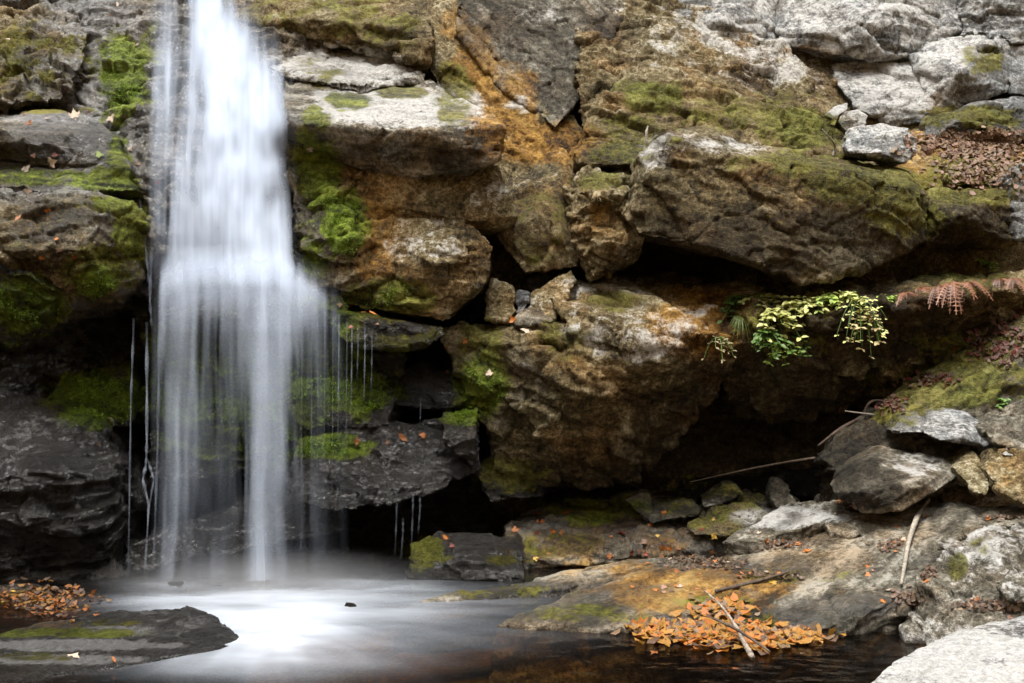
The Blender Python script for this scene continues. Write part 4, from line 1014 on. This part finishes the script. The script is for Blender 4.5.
def plant(u, v, label, group, leafc, n, spread, hang, lsize, seed, stemc='green', cat='plant', name='leafy_plant'):
    """stems that grow from a crack and droop, with a leaf blade at each node"""
    rnd = random.Random(seed)
    h = hit(u, v)
    if not h: return
    base, nor, _ = h
    t = empty(name, base, label, cat, group)
    t['kind'] = 'thing'
    sv, sf, lvv, lf = [], [], [], []
    for i in range(n):
        d = Vector((rnd.uniform(-1, 1), -abs(rnd.gauss(.5, .3)), rnd.uniform(-.2, .8)))
        L = spread * rnd.uniform(.5, 1.1)
        pts = [Vector((rnd.uniform(-.03, .03), 0, 0))]
        for k in range(1, 5):
            f = k / 4
            pts.append(pts[0] + d * L * f + Vector((0, 0, -hang * L * f * f)))
        vs, fs = tube(pts, [.005, .004, .004, .003, .002], 4)
        o = len(sv); sv += vs; sf += [tuple(a + o for a in f) for f in fs]
        for k in range(1, 5):
            for sgn in (-1, 1):
                if rnd.random() < .15: continue
                p = pts[k]
                fw = Vector((d.x * .4 + sgn * rnd.uniform(.3, .9), -rnd.uniform(.2, .8), rnd.uniform(-.5, .3))).normalized()
                up = Vector((rnd.uniform(-.3, .3), -.5, .9)).normalized()
                sd_ = fw.cross(up).normalized()
                s = lsize * rnd.uniform(.6, 1.25)
                o = len(lvv)
                up2 = sd_.cross(fw)
                lvv += [p, p + fw * s * .35 + sd_ * s * .3 + up2 * s * .08, p + fw * s * .75 + sd_ * s * .22, p + fw * s - up2 * s * .12, p + fw * s * .75 - sd_ * s * .22, p + fw * s * .35 - sd_ * s * .3 + up2 * s * .08]
                lf += [(o, o + 1, o + 2, o + 3), (o, o + 3, o + 4, o + 5)]
    obj('stem', mesh('stem', sv, sf), FM[stemc], t)
    obj('foliage', mesh('foliage', lvv, lf), FM[leafc], t)
    return t


GP = 'leafy plants along the crack under the biggest boulder'
for a in ((762, 300, 'largest pale lime plant in the crack under the biggest boulder', None, 'lime', 24, .2, .8, 0.064, 1),
          (774, 312, 'pale lime plant drooping below the largest one', None, 'lime', 16, .18, 1.0, 0.060, 2),
          (792, 304, 'lime plant just right of the largest pale one', None, 'lime', 12, .16, .8, 0.053, 12),
          (740, 300, 'dark green ferny plant left of the pale lime plants', None, 'green', 22, .24, .8, .055, 3),
          (766, 332, 'dark green plant hanging beneath the pale lime plants', None, 'green', 14, .18, 1.4, .055, 4),
          (783, 345, 'lowest green plant clinging to the dark overhang', None, 'fresh', 12, .14, 1.2, 0.041, 5),
          (808, 300, 'small yellow-green plant along the crack', GP, 'lime', 10, .17, .6, 0.049, 6),
          (822, 298, 'small yellow-green plant along the crack', GP, 'fresh', 10, .17, .6, 0.049, 7),
          (834, 297, 'small yellow-green plant along the crack', GP, 'lime', 10, .17, .6, 0.045, 8),
          (846, 296, 'small yellow-green plant along the crack', GP, 'fresh', 10, .17, .6, 0.045, 18),
          (857, 300, 'long drooping pale plant at the right end of the leafy row', None, 'lime', 21, .24, 1.5, 0.041, 9),
          (864, 312, 'straw coloured drooping stalks under the right end of the leafy row', None, 'straw', 10, .2, 1.8, .05, 10),
          (890, 298, 'little green plant right of the leafy row by the dry ferns', None, 'fresh', 13, .15, .8, 0.041, 11),
          (985, 262, 'green sprig among the dry ferns at the right', None, 'fresh', 12, .14, .5, 0.034, 13),
          (1003, 402, 'small green sprig on the mossy bank at the right edge', None, 'green', 8, .1, .4, .04, 14),
          (800, 335, 'thin dark sprig hanging alone on the overhang', None, 'green', 5, .15, 1.6, .045, 16),
          (718, 338, 'rusty dead fronds hanging on the ochre stain', None, 'straw', 8, .14, 1.4, .03, 17)):
    plant(*a)


def fern(u, v, label, group, n, L, seed, c='rusty'):
    """dry fern: arching fronds with pinnae down both sides"""
    rnd = random.Random(seed)
    h = hit(u, v)
    if not h: return
    t = empty('dry_fern', h[0], label, 'fern', group); t['kind'] = 'thing'
    for i in range(n):
        a = rnd.uniform(-1.2, 1.2); l = L * rnd.uniform(.6, 1.15)
        d = Vector((math.sin(a), -.6 - .3 * rnd.random(), rnd.uniform(.0, .7)))
        vs, fs = [], []
        m = 12
        pts = [d * l * (k / m) + Vector((0, 0, -1.2 * l * (k / m) ** 2)) for k in range(m + 1)]
        for k in range(m):
            p, q = pts[k], pts[k + 1]
            f = (q - p).normalized(); s = f.cross(Vector((0, -.4, 1))).normalized()
            w = l * .24 * math.sin(math.pi * min(1, (k + 1.2) / (m + 1))) ** .7
            o = len(vs)
            vs += [p - s * .003, p + s * .003, q + s * .003, q - s * .003]; fs.append((o, o + 1, o + 2, o + 3))
            for sg in (-1, 1):
                o = len(vs); dr = Vector((0, 0, -rnd.uniform(.1, .5) * w))
                vs += [p, p + f * l / m * .75, p + s * sg * w + f * l * .04 + dr]; fs.append((o, o + 1, o + 2))
        obj('frond', mesh('frond', vs, fs), FM[c], t)


GF = 'dry ferns on the ledge at the right'
for u, v, lab, g, n, L, sd_ in ((905, 293, 'low dry fern at the left of the rusty row, beside the little green plant', None, 10, .13, 6), (922, 288, 'dry rusty fern hanging on the ledge under the dark block', GF, 12, .15, 1), (938, 286, 'dry rusty fern hanging on the ledge under the dark block', GF, 12, .16, 2),
                           (953, 284, 'largest dry fern, drooping in the middle of the rusty row', None, 16, .22, 7), (968, 283, 'dry rusty fern hanging on the ledge under the dark block', GF, 12, .16, 3), (984, 281, 'dry rusty fern hanging on the ledge under the dark block', GF, 12, .16, 4),
                           (1000, 280, 'dry rusty fern hanging on the ledge under the dark block', GF, 12, .15, 5), (1014, 279, 'dry rusty fern hanging on the ledge under the dark block', GF, 10, .15, 8)):
    fern(u, v, lab, g, n, L, sd_)


def grass_tuft(u, v, label, n, L, seed, c):
    rnd = random.Random(seed); h = hit(u, v)
    if not h: return
    vs, fs = [], []
    for i in range(n):
        d = Vector((rnd.uniform(-.6, .6), -rnd.uniform(.1, .6), rnd.uniform(.1, .7))); l = L * rnd.uniform(.5, 1.1)
        s = Vector((1, 0, 0)) * .004
        o = len(vs)
        for k in range(5):
            f = k / 4; p = d * l * f + Vector((0, 0, -l * 1.1 * f * f)); w = s * (1 - f * .9)
            vs += [p - w, p + w]
        fs += [(o + 2 * k, o + 2 * k + 1, o + 2 * k + 3, o + 2 * k + 2) for k in range(4)]
    o = obj('grass_tuft', mesh('grass_tuft', vs, fs), FM[c]); o.location = h[0]
    tag(o, label, 'grass', None, 'thing')


grass_tuft(741, 318, 'thin green grass tuft hanging left of the pale lime plants', 60, .2, 1, 'fresh')
grass_tuft(738, 625, 'wiry green grass stems rising from the leaf raft', 26, .18, 2, 'green')
grass_tuft(110, 418, 'straw tuft under the mossy shelf left of the falls', 24, .1, 4, 'straw')
grass_tuft(597, 192, 'dry mossy tuft hanging on the knobbly brown boulder', 60, .08, 5, 'straw')

# ------------------------------------------------------------------ thick moss on the brightest patches
from mathutils.noise import noise as mnoise


def moss_tufts():
    vs, fs = [], []
    rnd = random.Random(4)
    for cu, cv, ru, rv, n in ((95, 398, 48, 30, 1500), (340, 394, 56, 20, 1500), (325, 446, 46, 14, 900), (18, 312, 42, 34, 1200), (98, 284, 22, 16, 350), (340, 225, 30, 44, 700), (480, 385, 28, 34, 500), (460, 416, 18, 8, 250), (250, 390, 100, 60, 1500), (122, 85, 18, 40, 500), (385, 298, 40, 16, 400)):
        for i in range(n):
            a = rnd.uniform(0, 6.283); r = math.sqrt(rnd.random())
            h = hit(cu + ru * r * math.cos(a), cv + rv * r * math.sin(a))
            if not h: continue
            loc, nor, _ = h
            q = mnoise(loc * 7.0) + .5 * mnoise(loc * 19.0)
            if q < .05 + .7 * (r - .4): continue
            for b in range(4):
                d = (nor + Vector((rnd.uniform(-.8, .8), rnd.uniform(-.8, .2), rnd.uniform(-.5, .9)))).normalized()
                s = d.orthogonal().normalized() * rnd.uniform(.003, .007)
                p = loc + Vector((rnd.uniform(-.015, .015), rnd.uniform(-.01, .01), rnd.uniform(-.015, .015)))
                l = rnd.uniform(.008, .022)
                o = len(vs)
                vs += [p - s, p + s, p + d * l]; fs.append((o, o + 1, o + 2))
    me = mesh('moss', vs, fs, False)
    tag(obj('moss', me, MOSSM), 'thick bright green moss pile on the wet ledges by the falls', 'moss', None, 'stuff')


MOSSM = leaf_mat('moss_pile', (.15, .24, .015), .8)
moss_tufts()

SURF = {}


def surf_y(u, v):
    k = (round(u), round(v))
    if k not in SURF:
        h = hit(u, v)
        SURF[k] = h[0].y if h else 12.0
    return SURF[k]


# surface depths behind the falls, taken before any water is built
UU = np.arange(60, 341, 8.0); VV = np.arange(-24, 300, 8.0)
DEP = np.array([[surf_y(u, v) for u in UU] for v in VV])
pad = np.pad(DEP, 1, mode='edge')
DEP = np.min([pad[1 + a:1 + a + DEP.shape[0], 1 + b:1 + b + DEP.shape[1]] for a in (-1, 0, 1) for b in (-1, 0, 1)], axis=0)
for _ in range(2):
    pad = np.pad(DEP, 1, mode='edge')
    avg = sum(pad[1 + a:1 + a + DEP.shape[0], 1 + b:1 + b + DEP.shape[1]] for a in (-1, 0, 1) for b in (-1, 0, 1)) / 9
    DEP = avg


def dep(u, v):
    x = np.clip((u - UU[0]) / 8.0, 0, len(UU) - 1.001); y = np.clip((v - VV[0]) / 8.0, 0, len(VV) - 1.001)
    i, j = x.astype(int), y.astype(int); fx, fy = x - i, y - j
    return (DEP[j, i] * (1 - fx) + DEP[j, i + 1] * fx) * (1 - fy) + (DEP[j + 1, i] * (1 - fx) + DEP[j + 1, i + 1] * fx) * fy


# ------------------------------------------------------------------ water materials
def water_white(name):
    m = NT(name)
    at = m.n('Attribute', attribute_name='flow')
    nv = m.n('NewGeometry').outputs['Normal']
    ad = m.n('VectorMath', operation='ADD'); m.l(nv, ad.inputs[0]); ad.inputs[1].default_value = (0, 0, 0.9)
    no = m.n('VectorMath', operation='NORMALIZE'); m.l(ad.outputs[0], no.inputs[0])
    df = m.n('BsdfDiffuse'); df.inputs['Color'].default_value = (0.40, 0.455, 0.55, 1); m.l(no.outputs[0], df.inputs['Normal'])
    tl = m.n('BsdfTranslucent'); tl.inputs['Color'].default_value = (0.40, 0.455, 0.55, 1)
    mx = m.n('MixShader'); mx.inputs[0].default_value = 0.25; m.l(df.outputs[0], mx.inputs[1]); m.l(tl.outputs[0], mx.inputs[2])
    tr = m.n('BsdfTransparent')
    m2 = m.n('MixShader'); m.l(at.outputs['Fac'], m2.inputs[0]); m.l(tr.outputs[0], m2.inputs[1]); m.l(mx.outputs[0], m2.inputs[2])
    m.l(m2.outputs[0], m.out.inputs['Surface'])
    return m.mat


M['white_water'] = water_white('white_water')


def profile(u, v, keys):
    """flow at (u, v) from rows (v, [(u, flow), ...])"""
    vs = [k[0] for k in keys]
    rows = np.array([np.interp(u, [a for a, _ in k[1]], [b for _, b in k[1]]) for k in keys])
    j = np.clip(np.searchsorted(vs, v) - 1, 0, len(vs) - 2)
    f = np.clip((v - np.array(vs)[j]) / (np.array(vs)[j + 1] - np.array(vs)[j]), 0, 1)
    i = np.arange(len(u))
    return rows[j, i] * (1 - f) + rows[j + 1, i] * f


def sheet(name, parent, u0, u1, v0, v1, depth, keys, seed, gain=1.0, du=1.2, dv=4.0, con=1.0, lip=0.0):
    us = np.arange(u0, u1 + .1, du); vs = np.arange(v0, v1 + .1, dv)
    U, V = np.meshgrid(us, vs)
    u, v = U.ravel(), V.ravel()
    y = depth(u, v)
    # threads of water: fine across, long down the fall
    spread = 1 + 0.0005 * (v - v0)
    w = (u - 235) / spread + 3.0 * fbm(np.stack((u * .02, v * .012, np.full_like(u, seed)), 1), 2, seed)
    n = 0.8 * fbm(np.stack((w / 15.0, v * .004, np.full_like(u, seed * 1.7)), 1), 3, seed + 1) + 0.22 * fbm(np.stack((w / 4.5, v * .006, np.full_like(u, seed * 2.3)), 1), 2, seed + 2)
    n = n * con
    y = y - 0.035 * n - 0.02 * fbm(np.stack((w / 20.0, v * .004, np.full_like(u, seed)), 1), 2, seed + 5)
    sh = (np.interp(u, [150, 162, 175, 200, 268, 288, 302, 318, 336, 350], [284, 276, 269, 265, 266, 270, 275, 284, 298, 308]) - 266 + 5 * fbm(np.stack((u / 14.0, 0 * u, 0 * u), 1), 2, 7)) * np.interp(v, [300, 380], [1, 0])
    d = profile(u, v - lip * sh, keys)
    br = fbm(np.stack((w / 26.0, v / 95.0, np.full_like(u, seed * .9)), 1), 3, seed + 8) + .7 * fbm(np.stack((u / 16.0, v / 30.0, np.full_like(u, seed)), 1), 2, seed + 9) * sstep(262, 200, v)
    d = np.clip(d * (1 + .75 * br), 0, 1)
    thin = sstep(.5, .1, d)
    a = np.clip(d * (1 + 1.6 * n * np.clip(1.25 - d, .25, 1) + thin * (2.4 * n - .3)) * gain, 0, .985)
    pts = np.stack(((u - 512) / FOC * y, y, CAM_H - (v - 341.5) / FOC * y), 1)
    me = grid_mesh(name, pts, len(us), len(vs))
    at = me.attributes.new('flow', 'FLOAT', 'POINT')
    at.data.foreach_set('value', a.astype(np.float32))
    return obj(name, me, M['white_water'], parent)


fall = empty('waterfall', (0, 0, 0), 'tall silky white waterfall breaking over a ledge and dropping into the pool', 'waterfall')
UP = [
 (-24, [(60, 0), (150, .0), (170, .2), (186, .2), (194, .5), (199, .95), (216, .95), (222, .3), (234, 0)]),
 (0, [(60, 0), (148, 0), (165, .22), (186, .2), (194, .45), (199, .95), (217, .95), (224, .3), (238, 0)]),
 (25, [(60, 0), (148, 0), (165, .18), (186, .22), (194, .5), (202, .9), (224, .9), (236, .5), (248, .2), (264, 0)]),
 (45, [(60, 0), (148, 0), (165, .22), (184, .22), (193, .4), (203, .85), (236, .92), (250, .6), (264, .25), (282, 0)]),
 (70, [(60, 0), (148, 0), (160, .22), (182, .18), (192, .35), (204, .8), (246, .95), (262, .7), (277, .3), (294, 0)]),
 (100, [(60, 0), (148, 0), (160, .2), (176, .16), (186, .32), (200, .5), (212, .9), (262, .95), (276, .65), (287, .25), (295, 0)]),
 (125, [(60, 0), (148, 0), (158, .16), (173, .12), (180, .34), (200, .5), (212, .92), (268, .95), (281, .7), (289, .25), (296, 0)]),
 (160, [(60, 0), (148, 0), (155, .12), (169, .12), (176, .34), (190, .38), (204, .55), (216, .9), (268, .88), (282, .65), (290, .2), (297, 0)]),
 (200, [(60, 0), (148, 0), (155, .12), (167, .12), (173, .34), (190, .4), (204, .6), (218, .85), (240, .65), (252, .8), (276, .85), (286, .5), (291, .2), (297, 0)]),
 (245, [(60, 0), (148, 0), (155, .15), (163, .2), (170, .42), (190, .5), (205, .62), (220, .7), (240, .5), (252, .75), (278, .8), (288, .4), (296, .1), (303, 0)]),
 (262, [(150, 0), (157, .15), (166, .45), (195, .6), (220, .75), (240, .55), (255, .8), (280, .85), (292, .5), (300, .1), (326, 0)]),
 (279, [(150, 0), (157, .0), (166, .3), (282, .45), (296, .1), (312, .0), (330, 0)]),
 (287, [(150, 0), (330, 0)]),
]
LOW = [
 (246, [(150, 0), (344, 0)]),
 (256, [(150, 0), (158, .0), (166, .1), (240, .12), (290, .15), (300, .05), (344, 0)]),
 (266, [(150, 0), (158, .05), (166, .5), (200, .6), (285, .65), (300, .35), (318, .1), (344, 0)]),
 (276, [(150, 0), (158, .15), (163, .6), (200, .75), (285, .85), (305, .7), (318, .5), (332, .05), (344, 0)]),
 (290, [(150, 0), (157, .2), (164, .55), (200, .58), (240, .6), (262, .72), (285, .75), (300, .6), (318, .4), (334, .1), (350, 0)]),
 (320, [(150, 0), (157, .15), (164, .45), (172, .34), (196, .42), (204, .27), (236, .3), (248, .45), (262, .66), (284, .6), (300, .33), (318, .2), (336, .06), (350, 0)]),
 (370, [(150, 0), (158, .12), (166, .38), (172, .24), (194, .34), (203, .15), (236, .18), (248, .34), (258, .62), (282, .52), (293, .24), (312, .11), (332, .05), (350, 0)]),
 (440, [(150, 0), (158, .1), (166, .3), (188, .30), (200, .11), (236, .12), (250, .3), (257, .60), (280, .5), (290, .18), (306, .08), (330, .04), (350, 0)]),
 (520, [(150, 0), (158, .08), (165, .26), (182, .26), (194, .08), (240, .09), (252, .28), (257, .60), (278, .5), (290, .15), (306, .07), (330, .02), (350, 0)]),
 (575, [(150, 0), (158, .07), (165, .22), (182, .24), (194, .08), (240, .1), (251, .28), (257, .6), (279, .5), (292, .15), (306, .06), (330, .02), (350, 0)]),
 (600, [(150, 0), (158, .02), (165, .1), (182, .1), (194, .02), (240, .04), (251, .12), (257, .4), (279, .35), (292, .05), (306, .02), (330, .0), (350, 0)]),
]
_lv = [262, 270, 278, 288, 302, 330, 400, 500, 600]; _ly = [10.0, 9.92, 9.84, 9.76, 9.68, 9.60, 9.53, 9.49, 9.48]


def low_depth(k):
    def f(u, v):
        a = np.interp(v, _lv, _ly) + 0.10 * np.clip(np.abs(u - 240) / 90, 0, 1) ** 2
        b = dep(u, np.minimum(v, 284)) - .08
        return a * sstep(250, 280, v) + b * (1 - sstep(250, 280, v)) + k
    return f


sheet('upper_cascade', fall, 92, 330, -24, 300, lambda u, v: dep(u, v) - .09, UP, 3, con=1.25, lip=1.0)
sheet('upper_veil', fall, 150, 316, -24, 300, lambda u, v: dep(u, v) - .14, UP, 9, .3, con=1.2, lip=1.0)
sheet('lower_curtain', fall, 150, 352, 246, 600, low_depth(0.0), LOW, 21, .55, con=1.0, lip=1.0)
sheet('lower_veil', fall, 150, 352, 246, 600, low_depth(-.06), LOW, 33, .18, con=1.0, lip=1.0)


def strand(name, parent, path, w, flow, seed=1):
    """thin thread of falling water: a ribbon bent round to a half tube"""
    path = [np.array(q, float) for q in path]
    out, fl = [], []
    n = 40
    pu = np.interp(np.linspace(0, 1, n), np.linspace(0, 1, len(path)), [q[0] for q in path])
    pv = np.interp(np.linspace(0, 1, n), np.linspace(0, 1, len(path)), [q[1] for q in path])
    py = np.interp(np.linspace(0, 1, n), np.linspace(0, 1, len(path)), [q[2] for q in path])
    for i in range(n):
        c = P(pu[i], pv[i], py[i])
        ww = .8 * w * (1.15 - .4 * i / n) * (1 + .3 * math.sin(i * .7 + seed))
        for k in range(7):
            t = (k / 6 - .5) * math.pi
            out.append((c[0] + math.sin(t) * ww * .5, c[1] - math.cos(t) * ww * .35, c[2]))
            fl.append(.4 * flow * math.cos(t) ** 1.0 * min(1, (n - i) / 12, (i + 1) / 8) * (.75 + .25 * math.sin(i * .9 + seed * 3)))
    me = grid_mesh(name, np.array(out), 7, n)
    at = me.attributes.new('flow', 'FLOAT', 'POINT'); at.data.foreach_set('value', np.array(fl, np.float32))
    return obj(name, me, M['white_water'], parent)


for path, w, f in (
    ([(134, 318, 9.75), (131, 400, 9.72), (128, 600, 9.7)], .022, .45), ([(147, 322, 9.72), (147, 440, 9.7), (146, 470, 9.7)], .03, .7),
    ([(147, 460, 9.7), (143, 480, 9.69), (149, 505, 9.69), (144, 590, 9.68)], .028, .7), ([(148, 460, 9.7), (154, 480, 9.69), (149, 508, 9.69)], .024, .6), 
    ([(160, 300, 9.62), (158, 440, 9.58), (153, 590, 9.56)], .03, .35), ([(152, 240, 10.0), (150, 300, 9.8), (152, 330, 9.75)], .03, .3), ([(140, 200, 10.05), (146, 250, 9.95), (150, 290, 9.85)], .03, .35)):
    strand('water_strand', fall, path, w, f, w * 100)
for i, (u, v0, v1, f) in enumerate(((339, 318, 440, .5), (352, 326, 420, .45), (365, 330, 402, .5), (347, 322, 460, .25), (372, 332, 400, .25), (325, 312, 470, .3), (358, 328, 380, .3), (312, 305, 560, .3), (318, 308, 560, .2), (333, 316, 560, .22), (302, 300, 580, .25))):
    strand('water_strand', fall, [(u, v0 - 4, 9.93), (u, v0 + 20, 9.89), (u - 1, v1, 9.86)], .016, f, i)
for i, (u, v0, v1) in enumerate(((397, 494, 556), (413, 496, 560), (403, 522, 560), (420, 500, 535), (302, 520, 560))):
    t_ = strand('water_trickle', None, [(u, v0 - 5, 9.93), (u, v0 + 10, 9.88), (u - 2, v1, 9.85)], .02, .22, i)
    tag(t_, 'thin trickle dripping off the wet black ledge into the pool', 'trickle', 'trickles under the wet black ledge', 'thing')
for i, (u, v0, v1) in enumerate(((421, 398, 425),)):
    t_ = strand('water_trickle', None, [(u, v0, 9.92), (u - 1, v1, 9.9)], .010, .25, i)
    tag(t_, 'short faint drip below the black band of rock onto the wet ledge', 'trickle', 'faint drips above the wet ledge', 'thing')

# ------------------------------------------------------------------ the pool
us = np.linspace(-6, 6, 420); ys = np.linspace(4.6, 11.0, 420)
GX, GY = np.meshgrid(us, ys)
x, y = GX.ravel(), GY.ravel()
u = 512 + x / y * FOC; v = 341.5 + CAM_H / y * FOC
cx, cy = (272 - 512) / FOC * 8.5, 8.5
an = np.arctan2(x - cx, y - cy); rr = np.hypot(x - cx, y - cy)
ray = fbm(np.stack((np.cos(an) * 7, np.sin(an) * 7, rr * .8), 1), 3, 90)
ray2 = fbm(np.stack((x * 1.4, y * 3.2, 0 * x), 1), 4, 91)


def bump_at(cu, cv, ru, rv, s):
    d = np.sqrt(((u - cu) / ru) ** 2 + ((v - cv) / rv) ** 2)
    return s * np.exp(-d ** 2 * 1.1)


fo = np.zeros_like(u)
for b in ((272, 640, 42, 14, .95), (270, 626, 75, 20, .65), (262, 610, 105, 13, .55), (268, 596, 60, 8, .45), (310, 622, 120, 24, .22), (250, 655, 110, 20, .3), (175, 602, 60, 7, .4), (350, 604, 80, 18, .25), (450, 600, 90, 16, .16), (420, 630, 120, 20, .1), (272, 662, 110, 18, .22), (320, 586, 70, 7, .3), (172, 585, 40, 6, .25), (400, 585, 50, 8, .2)):
    fo = 1 - (1 - fo) * (1 - np.clip(bump_at(*b), 0, .98))
fo = fo * np.clip(0.97 + .55 * ray * sstep(.3, 1.4, rr) + .7 * ray2, .1, 1.4)
fo = np.clip(fo * .86 * (.35 + .65 * sstep(572, 600, v + 6 * ray2)), 0, .97)
hz = .012 * fbm(np.stack((x * 2.0, y * 3.0, 0 * x), 1), 3, 92) + .03 * fo
pts = np.stack((x, y, hz), 1)
me = grid_mesh('pool_water', pts, 420, 420)
at = me.attributes.new('foam', 'FLOAT', 'POINT'); at.data.foreach_set('value', fo.astype(np.float32))
m = NT('pool_water')
fr = m.n('Fresnel'); fr.inputs['IOR'].default_value = 1.33
tr = m.n('BsdfTransparent'); tr.inputs['Color'].default_value = (0.47, 0.35, 0.19, 1)
gl = m.n('BsdfGlossy'); gl.inputs['Roughness'].default_value = 0.16
geo = m.n('NewGeometry')
bu = m.n('Bump'); bu.inputs['Strength'].default_value = .3; bu.inputs['Distance'].default_value = .05
m.l(m.noise(geo.outputs['Position'], 5, 3, .5), bu.inputs['Height']); m.l(bu.outputs[0], gl.inputs['Normal']); m.l(bu.outputs[0], fr.inputs['Normal'])
mx = m.n('MixShader'); m.l(fr.outputs[0], mx.inputs[0]); m.l(tr.outputs[0], mx.inputs[1]); m.l(gl.outputs[0], mx.inputs[2])
df = m.n('BsdfDiffuse'); df.inputs['Color'].default_value = (.42, .46, .52, 1)
fa = m.n('Attribute', attribute_name='foam')
m2 = m.n('MixShader'); m.l(fa.outputs['Fac'], m2.inputs[0]); m.l(mx.outputs[0], m2.inputs[1]); m.l(df.outputs[0], m2.inputs[2])
m.l(m2.outputs[0], m.out.inputs['Surface'])
tag(obj('pool_water', me, m.mat), kind='structure')

# ------------------------------------------------------------------ spray standing over the foot of the fall
vs, fs = [], []
bm = bmesh.new()
bmesh.ops.create_icosphere(bm, subdivisions=4, radius=1.0)
me = bpy.data.meshes.new('mist'); bm.to_mesh(me); bm.free()
m = NT('mist')
tc = m.n('TexCoord')
ln = m.n('VectorMath', operation='LENGTH'); m.l(tc.outputs['Object'], ln.inputs[0])
dn = m.math('MULTIPLY', m.step(ln.outputs['Value'], 1.0, 0.0), 0.42)
pv = m.n('VolumePrincipled'); pv.inputs['Color'].default_value = (.9, .93, .97, 1); m.l(dn, pv.inputs['Density'])
m.l(pv.outputs[0], m.out.inputs['Volume'])
o = obj('mist', me, m.mat)
c = P(265, 585, 9.25)
o.location = c; o.scale = (1.5, .75, .3)
tag(o, 'white spray standing over the foot of the waterfall', 'mist', None, 'stuff')
